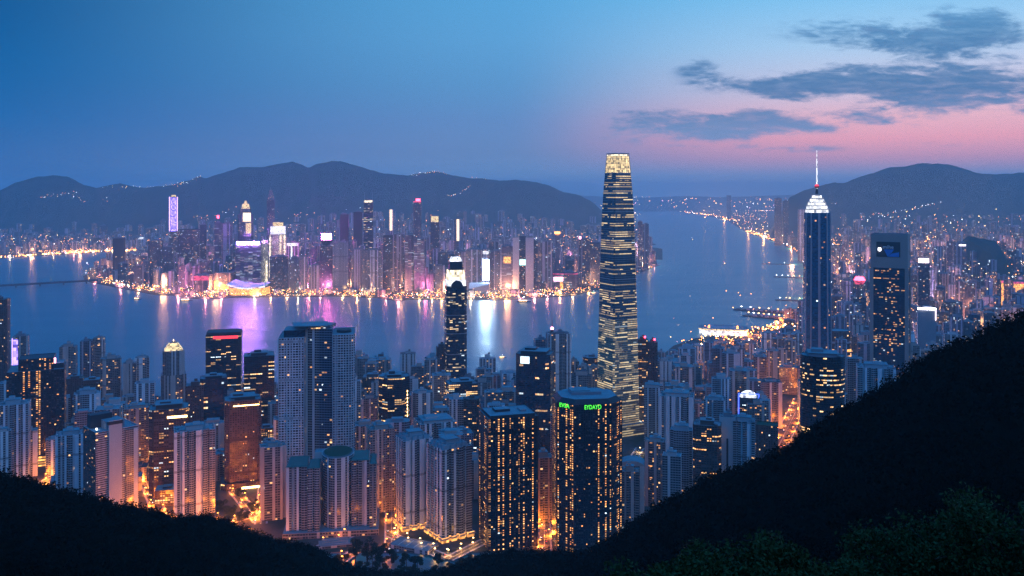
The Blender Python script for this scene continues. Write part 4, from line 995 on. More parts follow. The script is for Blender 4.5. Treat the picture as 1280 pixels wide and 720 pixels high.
B.part("sloping_top", lambda b: b.prism(B.poly, B.h + .02, B.h + .5, 'blank_dark', 'roof_dark', top=B.poly) or b.prism([(B.x0, B.y0), (B.x1, B.y0), (B.x1, B.y1), (B.x0, B.y1)], B.h + .6, B.h + 40, 'blank_dark', 'roof_dark', top=[(B.x0 + B.w * .7, B.y0), (B.x1, B.y0), (B.x1, B.y1), (B.x0 + B.w * .7, B.y1)]))
K(250, 258, 281, 4850, "narrow dark slab pressed against the sloping roofed slab", 'far_dark')
K(185, 204, 301, 4700, "dark block by the inlet left of the sloping roofed slab, nearer the water", 'far_dark', plan='cham')
K(203, 217, 309, 4730, "lower dark block between the inlet block and the sloping roofed slab", 'far_dark')
B = K(268, 277, 278, 4900, "purplish tower carrying a red roof light", 'far_band'); B.part("roof_lamp", lambda b: b.bar((0, 0, B.h), (0, 0, B.h + 26), 1.5, 'metal').box(0, 0, B.h + 22, 11, 11, 16, 'lamp_red'))
K(276, 291, 279, 4950, "purple-grey slab right of the tower with the red roof light", 'far_lilac', plan='slab')
B = K(297, 317, 268, 4880, "tower with a stepped gold lit crown left of the purple topped block", 'far_dark', 'cham', box=False)
B.part("crown_tier", lambda b: b.prism(scaled(B.poly, .8), B.h - 2, B.zz(261), 'far_dark', 'roof_dark', top=scaled(B.poly, .7)))
B.part("crown_tier", lambda b: b.prism(scaled(B.poly, .55), B.zz(261), B.zz(255), 'crown_gold', 'roof_dark', top=scaled(B.poly, .4)))
B.part("crown_tip", lambda b: b.prism(scaled(B.poly, .25), B.zz(255), B.zz(251), 'crown_gold', 'roof_dark', top=scaled(B.poly, .1)))
B.part("lit_wall", lambda b: b.box(B.w * .1, B.y0 - 1.1, B.zz(277), B.w * .5, 2, B.zz(266) - B.zz(277), 'strip_gold'))
B.part("lit_wall", lambda b: b.box(B.w * .2, B.y0 - 1.1, B.zz(292), B.w * .34, 2, B.zz(279) - B.zz(292), 'crown_gold'))
B = K(295, 327, 305, 4440, "broad dark block topped by a glaring purple-white light band", 'far_band', bay=5)
B.part("light_band", lambda b: b.box(-B.w * .02, B.y0 - 2, B.h - 3, B.w * .90, 3.5, 14, 'sign_purple', 'roof_dark'))
B = K(327, 335, 300, 4520, "slim white lit slab between the purple topped block and the golden tower", 'stone_lit', box=False)
B.front(.6, 20, B.w * .3, B.h * .5, 'floodlit', "light_strip", 2)
B = K(337, 358, 293, 4500, "golden floodlit tower with a stepped white crown", 'stone_lit', box=False, bay=5)
B.part("crown_tier", lambda b: b.prism(scaled(B.poly, .9), B.h - 2, B.zz(283), 'floodlit_white', 'roof_grey')); B.part("crown_tier", lambda b: b.prism(scaled(B.poly, .62), B.zz(283), B.zz(278), 'crown_gold', 'roof_grey'))
for fx in (-.95, .35, .85): B.front(fx, 60, B.w * .1, B.h - 66, 'floodlit', "lit_pier", 2)
B = K(357, 374, 303, 4520, "white lit lower tower right beside the golden floodlit one", 'far_pale'); B.front(0, B.h - 18, B.w * .8, 14, 'floodlit_white', "light_band", 2); B.front(-.1, 60, B.w * .12, B.h - 80, 'floodlit_white', "light_strip", 2)
B = K(333.5, 343.5, 250, 5200, "tall pointed blue-green obelisk tower behind the white slab", 'far_dark', 'square', box=False)
B.part("pointed_top", lambda b: b.prism(scaled(B.poly, .9), B.h - 2, B.zz(238), 'grid_glass', 'roof_teal', top=scaled(B.poly, .35)).bar((0, 0, B.zz(238)), (0, 0, B.zz(233)), 2, 'metal', .6))
B = K(337, 361, 321, 4380, "wide dotted dark block on the far waterfront below the golden tower", 'far_dark', plan='flute', bay=5)
K(361, 375, 322, 4385, "dotted slab joined to the right of the wide dotted dark block", 'far_grey')
K(375, 385, 321, 4390, "pink plain slab on the far waterfront right of the dotted slab", 'far_lilac'); K(386, 400, 332, 4375, "lower pink block with pale ribs on the far waterfront", 'far_lilac', plan='flute')
B = K(400, 416, 308, 4470, "dark dotted tower holding up a bowl-shaped pink sign", 'far_dark', bay=5)
B.part("sign_bowl", lambda b: b.prism(scaled(ell(1, .8, 16), B.w * .22), B.h - 2, B.h + 32, 'blank_brown', 'roof_dark', top=scaled(ell(1, .8, 16), B.w * .52)))
sg = B.part("roof_sign", lambda b: b.box(0, 0, B.h + 33, B.w * .78, 6, 30, 'sign_magenta'))
B.part("sign_face", lambda b: b.box(0, -3.8, B.h + 36, B.w * .7, 1.2, 10, 'sign_face_pink').box(0, -3.8, B.h + 49, B.w * .7, 1.2, 10, 'sign_face_pink'), sg)
K(416, 435, 304, 4420, "grey slab with fine level lines right of the bowl sign tower", 'far_line')
B = K(452, 478, 313, 4400, "wide cream ribbed block lit from below by warm floodlights", 'far_pale', plan='flute5', cap='roof_dark')
B.part("floodlit_base", lambda b: [b.box(B.w * k, B.y0 - 1.5, 4, B.w * .05, 2, 18, 'floodlit') for k in (-.45, -.3, -.05, .12, .3, .44)])
K(439, 452, 312, 4430, "narrow pink-grey ribbed slab left of the cream ribbed block", 'far_lilac', plan='flute')
K(479, 491, 294, 4520, "slim dark tower right of the cream ribbed block", 'far_dark'); K(491, 505, 293, 4600, "blue-grey tower behind the slim dark one and the hatched pair", 'far_grey')
B = K(454.5, 466.5, 250, 5100, "tall bright dotted tower with two thin roof masts", 'tower_harbour', box=True)
for sx in (-1, 1): B.part("mast", lambda b: b.bar((sx * B.w * .42, 0, B.h - 2), (sx * B.w * .42, 0, B.h + 48), 1.6, 'metal', .5))
B.front(0, B.h - 14, B.w * .9, 12, 'floodlit', "light_band", 2)
K(425, 436, 268, 5200, "plain dark slab left of the tall dotted tower with the masts", 'blank_dark'); K(442, 453, 265, 5300, "dark plain tower touching the tall dotted tower with the masts", 'blank_dark')
B = K(516, 527, 253, 5300, "tall dark tower with a glowing red crown lamp", 'far_dark', 'cham'); B.part("roof_lamp", lambda b: b.cyl(B.w * .1, -2, B.h + 7, B.w * .25, 15, 'lamp_red', 10)); B.part("red_crown", lambda b: b.prism(scaled(B.poly, .9), B.h - 1.9, B.h + 6.8, 'red_wash_glow', 'roof_dark'))
K(506, 517, 294, 4450, "left one of a pair of dark slabs hatched by pink storey lights", 'far_band', bay=4); K(517.5, 531, 299, 4440, "right one of a pair of dark slabs hatched by pink storey lights", 'far_band', bay=4)
B = K(538, 549, 270, 5000, "dark tower with a gold lit top storey block", 'far_dark'); B.front(0, B.h - 34, B.w * .86, 32, 'crown_gold', "lit_top", 2)
B = K(568, 576, 274, 4900, "slender tower with one long golden strip of light", 'far_grey', box=False); B.front(.1, B.zz(301), B.w * .4, B.h - B.zz(301), 'strip_gold', "light_strip", 2)
B = K(486, 491.5, 262, 5300, "thin chimney-like tower washed in orange light", 'far_lilac', box=False); B.front(0, B.zz(288), B.w * .6, B.h - B.zz(288), 'strip_gold', "light_strip", 2)
K(583, 603, 312, 4420, "blue slab with pale upright stripes left of the glaring white screen", 'far_pale', plan='flute'); K(568, 584, 315, 4440, "plain blue slab behind the slender harbour tower's lit crown", 'far_grey')
B = K(602.5, 612, 311, 4400, "narrow tower carrying a tall glaring white light panel", 'far_grey', box=False)
B.front(0, B.zz(350), B.w * .78, B.zz(325) - B.zz(350), 'sign_white', "light_panel", 2.5); B.front(0, B.zz(317.5), B.w * .8, 14, 'floodlit_white', "roof_light", 2.5)
K(612, 627, 314, 4420, "blue block right of the glaring white panel", 'far_grey', plan='flute')
B = K(627, 641, 308, 4420, "purplish block with an orange-red picture sign", 'far_band'); B.front(0, B.zz(329), B.w * .66, 32, 'amber_floor_glow', "sign_panel", 2)
K(641, 649, 297, 4400, "plain lilac slab left of the tower with the square cyan screen", 'blank_pale', box=False)
B = K(649, 657.5, 295, 4430, "dark slot of a tower with a square cyan lit screen between two pale slabs", 'far_dark', box=False); B.front(0, B.zz(331.5), B.w * .9, 29, 'screen_cyan', "screen", 3)
K(657, 667, 297, 4400, "plain pale slab right of the square cyan screen", 'blank_pale'); K(667, 672, 300, 4440, "dark dotted strip of a tower right of the pale slab pair", 'far_dark', box=False)
K(672, 691, 302, 4440, "broad blue-grey ribbed block right of the cyan screen tower", 'far_pale', plan='flute5')
B = K(694, 699.5, 292, 4650, "slender lit pillar tower with an orange lamp on top", 'far_lilac', box=False); B.part("roof_lamp", lambda b: b.box(0, 0, B.h - 1, B.w * 1.2, B.w * 1.2, 9, 'lamp_orange'))
B = K(722, 737, 299, 4700, "purple-brown tower with a pink roof lamp, left of the tallest tower", 'far_warm'); B.part("roof_lamp", lambda b: b.box(-B.w * .3, 0, B.h, 11, 11, 13, 'lamp_pink'))
K(737, 750, 303, 4800, "dark block behind the left edge of the tallest tower", 'far_dark'); K(797, 803, 277, 5600, "left slab of the dark cluster on the point right of the tallest tower", 'far_dark'); K(803, 811, 280, 5650, "right slab of the dark cluster on the point right of the tallest tower", 'far_grey')
B = K(141, 157, 298, 5050, "lone dark tower on the tip of the peninsula", 'blank_dark', 'cham', box=True); B.part("podium", lambda b: b.prism(scaled(B.poly, 1.5), 0, 26, 'amber_floor_glow', 'roof_grey', bay=8, flr=6))
B = K(170, 184, 299, 7300, "white lit rounded hall by the inlet", 'far_pale', 'ell'); B.part("dome_cap", lambda b: b.prism(scaled(B.poly, .7), B.h - 2, B.h + 16, 'floodlit_white', 'roof_grey', top=scaled(B.poly, .3)))
# low waterfront buildings
def L(px0, px1, ptop, Y, name, label, cat, mat, plan='rect', cap='roof_grey', rz=0):
    B = Bld(name, label, cat, px0, px1, ptop, Y, PLANS[plan], rz, "low buildings on the far waterfront"); B.body(mat, "hall", cap=cap, bay=7, flr=6, par=2.); occ(B); return B
B = L(242, 266, 344, 4420, "shopping_hall", "low hall washed in pink-red light on the far waterfront", "shopping hall", 'far_warm'); B.front(0, B.h - 26, B.w * .98, 22, 'red_wash_glow', "light_wall", 2)
B = L(267, 295, 341, 4480, "shopping_hall", "low hall with orange lit front between the red hall and the purple topped block", "shopping hall", 'far_warm'); B.front(-.7, 6, B.w * .24, 44, 'amber_floor_glow', "light_wall", 2); B.front(.2, 6, B.w * .5, 26, 'amber_floor_glow', "light_wall", 2)
B = L(287, 338, 360.5, 4270, "arena", "long low arena with a white curved roof edge on the far waterfront", "arena", 'amber_floor_glow', 'cham')
def saddle(b):
    n = 18; pr = None
    for k in range(n + 1):
        t = k / n * 2 - 1; x = t * B.w * .54; z = B.h + 3 + 14 * abs(t) ** 1.7 * (1.4 if t < 0 else .7)
        if pr: b.face([(pr[0], B.y0 - 4, pr[1]), (x, B.y0 - 4, z), (x, B.y1 + 4, z + 8), (pr[0], B.y1 + 4, pr[1] + 8)], 'white_paint'); b.face([(pr[0], B.y0 - 4, pr[1] - 7), (x, B.y0 - 4, z - 7), (x, B.y0 - 4, z), (pr[0], B.y0 - 4, pr[1])], 'floodlit_white' if t < .35 or t > .7 else 'blank_grey')
        pr = (x, z)
B.part("curved_roof", saddle)
B = L(690, 722, 343, 4500, "shopping_mall", "dark mall with a red roof rim and a pink sign left of the tallest tower", "shopping mall", 'far_band', 'cham', 'roof_dark')
B.front(-.55, B.h - 34, B.w * .36, 20, 'lamp_pink', "sign_panel", 2); B.part("roof_rim", lambda b: b.prism(scaled(B.poly, 1.03), B.h + .1, B.h + 4, 'red_wash_glow', 'roof_dark')); B.front(-.3, 4, B.w * .12, 40, 'amber_floor_glow', "entrance_light", 3)
L(660, 684, 352, 4420, "round_hall", "low dark rounded hall ringed by street lights left of the dark mall", "hall", 'far_dark', 'ell', 'roof_dark')
B = L(714, 735, 333, 4900, "terminal_hall", "long white lit hall roof behind the dark mall", "terminal hall", 'far_pale'); B.front(0, B.h - 14, B.w, 12, 'floodlit_white', "light_band", 2)
B = L(478, 516, 372.5, 4240, "ferry_terminal", "flat pale ferry terminal jutting into the harbour in the middle of the far shore", "ferry terminal", 'far_pale', 'cham'); B.part("roof_ridge", lambda b: b.box(0, 0, B.h, B.w * .6, B.d * .4, 6, 'white_paint', 'roof_grey'))
B = L(586, 612, 361.5, 4300, "concert_hall", "pale blue wedge roofed hall below the glaring white panel", "concert hall", 'blank_pale'); B.part("wedge_roof", lambda b: b.prism(B.poly, B.h + .05, B.h + 24, 'blank_pale', 'roof_grey', top=[(B.x0, B.y1 * .8), (B.x1, B.y0), (B.x1, B.y1), (B.x0, B.y1)]))
# ---- right-hand side landmarks
GRP_R = "landmark towers on the right"
def Rt(*a, **k):
    B = K(*a, **k); B.root['group'] = GRP_R; return B
Rt(908, 914, 244, 16000, "lone tall dark tower on the far horizon where the channel ends", 'far_dark', box=False)
Rt(968, 977, 248, 8300, "tall dark twin-topped tower on the far right shore, left one", 'far_dark'); Rt(978, 986, 251, 8400, "tall dark twin-topped tower on the far right shore, right one", 'far_dark')
B = Rt(997, 1008, 262, 6400, "pale lit tower half hidden by the spire skyscraper's left edge", 'far_pale')
B = Rt(1066, 1083, 372, 2900, "dark dotted tower under a glowing red bulb sign, between the two right skyscrapers", 'far_dark'); B.part("neck", lambda b: b.cyl(0, 0, B.h - 2, B.w * .30, 44, 'far_warm', 10))
B.part("roof_sign", lambda b: b.cyl(0, 0, B.h + 42, B.w * .32, 13, 'red_wash_glow', 14, B.w * .46).cyl(0, 0, B.h + 55, B.w * .46, 11, 'lamp_red', 14, B.w * .3))
B = Rt(1147, 1162, 329, 3000, "dark tower with a white-pink glowing roof sign right of the framed skyscraper", 'far_dark', bay=5); B.front(-.05, B.h + 1, B.w * .9, 15, 'sign_soft', "roof_sign", 3)
B = Rt(1146, 1170, 387, 2500, "blank grey slab outlined by a bright white roof line", 'blank_grey'); B.front(0, B.h - 1, B.w, 5, 'lamp_white', "roof_light", 2); B.front(.97, B.h - 30, 2, 28, 'sign_soft', "edge_light", 2)
B = Rt(1191, 1209, 304, 4300, "grey tower with a small white roof sign beside the dark wooded hill", 'far_grey'); B.front(.3, B.h - 14, B.w * .5, 7, 'sign_soft', "roof_sign", 2)
B = Rt(1183, 1193, 302, 4500, "pale tower left of the one with the small white sign", 'far_grey')
B = Bld("round_department_store", "rounded building with curved amber lit storeys behind the spire skyscraper's foot", "department store", 1033, 1064, 414, 2350, ell(1, .7, 28), 0, GRP_R); B.body('brown_dim', "drum", bay=6, flr=5); occ(B)
for k in range(5): B.part("storey_band", lambda b: b.prism(scaled(B.poly, 1.01), 6 + k * B.h * .13, 6 + k * B.h * .13 + B.h * .055, 'amber_floor_glow', 'roof_grey', bottom=True))
B.part("upper_band", lambda b: b.prism(scaled(B.poly, 1.012), B.h * .74, B.h * .78, 'concrete', 'roof_grey', bottom=True))
B = Bld("convention_hall", "flat waterfront hall with bright white walls and a copper lit roof", "convention hall", 874, 934, 414, 3060, chamfer(1, .62, .2), -14, GRP_R, z0=1.5); B.body('floodlit_white', "hall", cap='roof_grey', par=1); occ(B)
B.part("roof_plate", lambda b: b.prism(scaled(B.poly, 1.03), B.h + .05, B.h + 4, 'crown_gold', 'roof_grey', bottom=True)); B.part("roof_lights", lambda b: [b.box(B.w * x, B.d * y, B.h + 4, 5, 4, 3, 'lamp_orange') for x in (-.3, -.1, .1, .3) for y in (-.2, .15)])
B.part("roof_vault", lambda b: b.prism(scaled(B.poly, .6), B.h + 4, B.h + 10, 'concrete', 'roof_grey', top=scaled(B.poly, .4)))
B = Bld("stadium", "oval stadium glowing orange at the right picture edge", "stadium", 1250, 1300, 355, 3800, ell(1, .7, 28), 0, GRP_R); B.body('amber_floor_glow', "bowl", cap='roof_dark', bay=8, flr=8); occ(B)
B.part("roof_ring", lambda b: b.prism(scaled(B.poly, 1.03), B.h + .1, B.h + 8, 'red_wash_glow', 'roof_dark', top=scaled(B.poly, .9), bottom=True))

# ------------------------------------------------------------------ the many other towers
RG = random.Random(11)
ORD = "first second third fourth fifth sixth seventh eighth ninth tenth eleventh twelfth thirteenth fourteenth fifteenth sixteenth".split()
TONE = {'far_pale': 'pale', 'far_grey': 'grey', 'far_dark': 'dark', 'far_warm': 'brown', 'far_lilac': 'pinkish', 'apt_pale': 'pale', 'apt_warm': 'brown', 'apt_busy': 'window-lit', 'apt_grey': 'grey', 'apt_teal': 'bluish', 'brown_office': 'dark brown', 'far_band': 'banded', 'dark_bands': 'black'}
def shape_mesh(b, w, d, h, z, mat, rg, cap, bay, flr, x=0., y=0., rz=0., low=False):
    pl = rg.choice(['rect', 'cross', 'flute', 'flute2', 'cham', 'crossw', 'slab']) if not low else 'rect'
    P = [(px * w / 2, py * d / 2) for px, py in PLANS[pl]]
    c, s_ = math.cos(rz), math.sin(rz)
    tr = lambda Q: [(x + a * c - e * s_, y + a * s_ + e * c) for a, e in Q]
    b.prism(tr(P), z, z + h, mat, cap, bay=bay, flr=flr, u0=rg.randrange(0, 4000))
    k = rg.uniform(.3, .6); hh = rg.uniform(3, 9) if not low else 3
    b.prism(tr([(px * k, py * k) for px, py in rect(w / 2, d / 2)]), z + h + .01, z + h + hh, BL.get(mat, 'blank_grey'), cap)
    if rg.random() < .4: b.prism(tr([(px * k * .4 + w * .1, py * k * .5) for px, py in rect(w / 2, d / 2)]), z + h + hh + .01, z + h + hh + rg.uniform(2, 5), 'blank_grey', cap)
    if rg.random() < .5: b.prism(tr([(px * .12 - w * .32, py * .2 + d * .1) for px, py in rect(w / 2, d / 2)]), z + h + .01, z + h + 2.5, cap, cap)
FILL = []
def free(x, y, r): return all((x - a) ** 2 + (y - c) ** 2 > (r + q_) ** 2 for a, c, q_ in OCC)
def cand(px, Y, w, h, mats, rz, poly, zone):
    x = gx(px, Y); d = w * RG.uniform(.75, 1.1); r = .5 * math.hypot(w, d) * .8
    if zone == 'right' and px < 834 and Y < 1790: return
    if zone == 'mid' and px > 742 and Y < 1800: return
    if zone == 'right' and 958 < px < 1008 and 1480 < Y < 2180 and px > 958 + (Y - 1480) * .036: return
    if zone == 'right' and px < 1000 and Y < 3300: h = min(h, H - (interp(px, [(800, 446), (840, 434), (860, 425), (945, 425), (960, 413), (1003, 405)]) + RG.uniform(0, 14) - 240) * Y / F)
    if h < 10: return
    if zone != 'mid' and Y > 4000:
        cap_ = RG.uniform(266, 292) if px > 960 else RG.uniform(262, 290) if 400 < px < 660 else RG.uniform(270, 296)
        h = min(h, H - (cap_ - 240) * Y / F - terrain(px, Y))
        if h < 18: return
    if not inside(poly, x, Y) or not inside(poly, x, Y - r * 1.1) or not free(x, Y, r): return
    if not (inside(poly, x - r, Y) and inside(poly, x + r, Y)): return
    OCC.append((x, Y, r)); FILL.append(dict(px=px, Y=Y, x=x, w=w, d=d, h=h, mat=RG.choice(mats), rz=rz + RG.uniform(-.1, .1), zone=zone))
FARM = ['far_pale', 'far_grey', 'far_grey', 'far_dark', 'far_warm', 'far_lilac', 'far_pale']
def shoreY(px, P, y0, y1, st=15):
    y = y0
    while y < y1:
        if inside(P, gx(px, y), y): return y
        y += st
    return None
# far shore, row behind row
for k in range(24):
    px = -40.
    while px < 828:
        wp = RG.uniform(5.5, 12.5) * (1 - .018 * k); px += wp * RG.uniform(.5, 1.0)
        ys = shoreY(px, FARP, 4000, 8000, 40)
        if not ys: continue
        Y = ys + (110 if k == 0 else 190) + k * 150 * (1 + .03 * k) + RG.uniform(-60, 60)
        if k == 0 and RG.random() < .45: continue
        if Y > 8900: continue
        w = wp / F * Y
        h = (RG.uniform(10, 34) if k == 0 else RG.uniform(60, 165) if k < 3 else RG.uniform(80, 190) if k < 8 else RG.uniform(60, 150)) * (1.18 if 420 < px < 640 else .85 if px < 200 or px > 690 else 1)
        if px < 190: h *= .8
        cand(px, Y, w, h, FARM, (640 - px) / 640 * .45, FARP, 'far')
# right-hand side
Y = 1580.
while Y < 9000:
    px = 770.
    while px < 1330:
        wp = RG.uniform(15, 26) * 1900 / max(Y, 1900) ** 1.0; wp = max(wp, 4.6); px += wp * RG.uniform(.55, 1.05)
        if px > 1330: break
        if px < 1050: h = RG.uniform(70, 150) if Y < 2100 else RG.uniform(50, 108) if Y < 3100 else RG.uniform(30, 120)
        else: h = RG.uniform(60, 170) if Y < 4500 else RG.uniform(70, 210)
        if px > 1150 and Y < 3200: h *= .75
        if RG.random() < .25: h *= .4
        Yj = Y + RG.uniform(-40, 40)
        cand(px, Yj, wp / F * Y, h, ['apt_warm', 'apt_busy', 'apt_grey', 'apt_busy', 'apt_pale', 'apt_teal', 'apt_warm'] if Y < 2600 else FARM, (640 - px) / 640 * .45, NEARP, 'right')
    Y += 62 + max(0, Y - 1500) * .042
# between the towers on the left and in the middle
for Y in (1440, 1480, 1520, 1560, 1600, 1640, 1680, 1760, 1840, 1910, 1980, 2040, 2090, 2135, 2170):
    px = -30.
    while px < 790:
        wp = RG.uniform(15, 27) * 1800 / Y; px += wp * RG.uniform(.5, 1.)
        h = RG.uniform(48, 118) if px < 480 else RG.uniform(55, 125)
        if px > 730 and Y < 1800: h = RG.uniform(10, 28)
        if px < 480 and Y < 1545:
            h = RG.uniform(12, 34)
            if 258 < px < 348 or px < 80: continue
        if px < 440 and Y > 1900: h = RG.uniform(14, 60)
        if px > 480 and Y > 1900: h = RG.uniform(40, 105)
        if 183 < px < 258 and Y > 1700: h = min(h, 22)
        cand(px, Y + RG.uniform(-25, 25), wp / F * Y, h, ['apt_warm', 'apt_busy', 'apt_grey', 'apt_pale', 'apt_busy', 'brown_office', 'apt_teal'], (640 - px) / 640 * .45, NEARP, 'mid')
def front_row(Y0, Y1, p0, p1):
    pass
REST = MB()
def build_fill(zone, name, limit, area):
    L_ = sorted([f for f in FILL if f['zone'] == zone and -25 < f['px'] < 1305], key=lambda f: f['Y'])
    # skip what the black slope or the frame hides entirely
    vis = []
    for f in L_:
        f['z'] = terrain(f['px'], f['Y']) - 3
        top = 240 - F * (f['z'] + f['h'] + 4 - H) / f['Y']
        if top < interp(f['px'], NEAR_RIDGE) - 1: vis.append(f)
    # hidden behind what stands nearer: keep a skyline per pixel column
    sky = np.full(1400, 2000.); keep = []
    for f in vis:
        top = 240 - F * (f['z'] + f['h'] - H) / f['Y']; hw = f['w'] / 2 / f['Y'] * F
        a, c = int(max(0, f['px'] - hw + 40)), int(min(1399, f['px'] + hw + 41))
        if top < sky[a:c].max() - 1.2: keep.append(f)
        sky[a:c] = np.minimum(sky[a:c], top)
    cells = {}
    for i, f in enumerate(keep):
        rg = random.Random(int(f['px'] * 977 + f['Y'])); cap = rg.choice(['roof_teal', 'roof_grey', 'roof_grey', 'roof_teal', 'roof_dark'])
        far = f['Y'] > 2700; bay, flr = (7., 6.) if f['Y'] > 4000 else (5., 4.6) if far else (4., 3.8)
        if i < limit:
            b = MB(); shape_mesh(b, f['w'], f['d'], f['h'], 0, f['mat'], rg, cap, bay, flr, low=f['h'] < 30)
            o = b.build(name, None, (f['x'], f['Y'], f['z']), f['rz'])
            cells.setdefault((area(f), TONE[f['mat']]), []).append((f['px'], o))
        else:
            shape_mesh(REST, f['w'], f['d'], f['h'], f['z'], f['mat'], rg, cap, bay, flr, f['x'], f['Y'], f['rz'], low=f['h'] < 30)
    for (where, tone), Q in cells.items():
        Q.sort(key=lambda t: t[0])
        for j, (px, o) in enumerate(Q):
            lab = f"{tone} {name.replace('_', ' ')} {where}" + ("" if len(Q) == 1 else f", {ORD[min(j, 15)]} from left")
            if j > 15: lab = f"{tone} {name.replace('_', ' ')} {where}, one of the rightmost"
            tag(o, lab, name.replace('_', ' '), f"{name.replace('_', ' ')}s {where}" if j <= 15 else f"{tone} rightmost {where}")
    print(zone, len(L_), len(vis), len(keep))
def seg(x, pts): return [t for p, t in pts if x >= p][-1]
def area_far(f):
    d = "on the shore" if f['Y'] < 4700 else "in rows behind" if f['Y'] < 5600 else "deep inland"
    return d + " " + seg(f['px'], [(-99, "far left across the inlet"), (150, "below the purple outlined tower"), (226, "left of the golden tower"), (337, "near the pink bowl sign"), (425, "near the cream ribbed block"), (505, "near the hatched pair"),
                                   (560, "by the white light panel"), (641, "near the cyan screen"), (690, "left of the tallest tower"), (790, "on the point")])
def area_right(f):
    d = "nearest slope" if f['Y'] < 1800 else "second band" if f['Y'] < 2100 else "third band" if f['Y'] < 2500 else "fourth band" if f['Y'] < 3000 else "distant band"
    return d + " " + seg(f['px'], [(0, "right of the tallest tower"), (870, "below the convention hall"), (940, "left of the spire skyscraper"), (1040, "between both skyscrapers"), (1137, "right of the framed skyscraper"), (1210, "by the picture edge")])
def area_mid(f):
    d = "front row" if f['Y'] < 1560 else "middle row" if f['Y'] < 1800 else "back row" if f['Y'] < 2020 else "waterside"
    return d + " " + seg(f['px'], [(-99, "by the left edge"), (90, "near the white spined tower"), (186, "below the pyramid roofed tower"), (258, "near the red signed tower"), (340, "round the gridded tower"), (445, "near the lit-edged black tower"), (545, "below the harbour tower"), (600, "near the navy tower"), (700, "left of the tallest tower")])
build_fill('far', "high_rise", 235, area_far)
build_fill('right', "apartment_block", 290, area_right)
build_fill('mid', "city_block", 200, area_mid)
tag(REST.build("distant_city"), "haze-veiled mass of far towers filling the city out to the hills", "city", kind='stuff')

# ------------------------------------------------------------------ lights of the streets, shores and hill roads, plus added fill lights
LV = {k: [] for k in ('lamp_orange', 'lamp_amber', 'lamp_white', 'lamp_pink')}
def dot(x, y, z, r, m): LV[m].append((x, y, z, r))
def pick(): return RG.choices(['lamp_orange', 'lamp_amber', 'lamp_white', 'lamp_pink'], (.56, .29, .11, .04))[0]
def along(P, p0, p1, n, back, zr, rr, poly):
    """dots scattered behind a coast line"""
    seg_ = [(a, b) for a, b in zip(P, P[1:]) if p0 <= a[0] <= p1 or p0 <= b[0] <= p1]
    G_ = [(gx(a[0], gY(a[1])), gY(a[1]), gx(b[0], gY(b[1])), gY(b[1])) for a, b in seg_]
    Ls = [math.hypot(b[0] - a[0], b[1] - a[1]) for a, b in seg_]
    for _ in range(n):
        a, b, c, d = RG.choices(G_, Ls)[0]; t = RG.random(); x, y = a + (c - a) * t, b + (d - b) * t
        nx, ny = -(d - b), (c - a); l = math.hypot(nx, ny); e = abs(RG.gauss(0, back)) + 4
        for s_ in (1, -1):
            X, Y_ = x + nx / l * e * s_, y + ny / l * e * s_
            if inside(poly, X, Y_): dot(X, Y_, RG.uniform(*zr), RG.uniform(*rr) * 1.05 * max(1, Y_ / 4600), pick()); break
fs = FAR_SHORE
along(fs, 100, 830, 520, 60, (5, 16), (.7, 1.7), FARP); along(fs, 104, 760, 2000, 190, (6, 24), (.7, 1.7), FARP)
along(fs, -100, 186, 420, 70, (5, 14), (1.4, 3.2), FARP); along(fs, 640, 830, 420, 90, (5, 14), (.9, 2.2), FARP)
along(NEAR_SHORE, 845, 1015, 1300, 160, (5, 14), (.9, 2.4), NEARP); along(NEAR_SHORE, 940, 1012, 420, 60, (5, 14), (1., 2.5), NEARP)
for _ in range(1500):                            # street lights between the far towers
    px = RG.uniform(-10, 800); Y = RG.uniform(4250, 7600); x = gx(px, Y)
    if inside(FARP, x, Y): dot(x, Y, terrain(px, Y) + RG.choice((9, 9, 30, 80, 130)), RG.uniform(.8, 2.0) * Y / 5000, pick())
for _ in range(900):                             # the slopes behind the far city
    px = RG.uniform(-5, 750); Y = RG.triangular(6900, 8700, 7500); 
    if fbm(px / 60., Y / 300., 2.) > -.12: dot(gx(px, Y), Y, terrain(px, Y) + RG.uniform(10, 110), RG.uniform(1.3, 3.0), pick())
for _ in range(2600):                            # right side
    px = RG.uniform(830, 1300); Y = RG.triangular(2300, 8600, 5200); x = gx(px, Y)
    if inside(NEARP, x, Y): dot(x, Y, terrain(px, Y) + RG.choice((9, 9, 40, 90, 150)), RG.uniform(.8, 2.3) * Y / 4500, pick())
for _ in range(420):
    px = RG.uniform(1040, 1300); Y = RG.uniform(6500, 8300)
    if fbm(px / 50., Y / 300., 5.) > -.1: dot(gx(px, Y), Y, terrain(px, Y) + RG.uniform(10, 90), RG.uniform(1.3, 2.8), pick())
for _ in range(800):
    px = RG.uniform(742, 985); Y = RG.uniform(23800, 35000); dot(gx(px, Y), Y, RG.uniform(8, 330), RG.uniform(7, 17), pick())
for _ in range(420):                             # the hazy district beyond the end of the channel
    px = RG.uniform(752, 960); Y = RG.uniform(9500, 19000); x = gx(px, Y)
    if inside(FARP, x, Y) or inside(NEARP, x, Y) or px < 800: dot(x, Y, RG.uniform(6, 120), RG.uniform(2., 5.), pick())
def on_slope(px, py, ridge, Yr, Y0):
    best = None
    for Y in np.linspace(Y0, Yr, 120):
        z = mtn(px, Y, ridge, Yr, Y0); d = abs(240 - F * (z - H) / Y - py)
        if z > 2 and (best is None or d < best[0]): best = (d, Y, z)
    return best
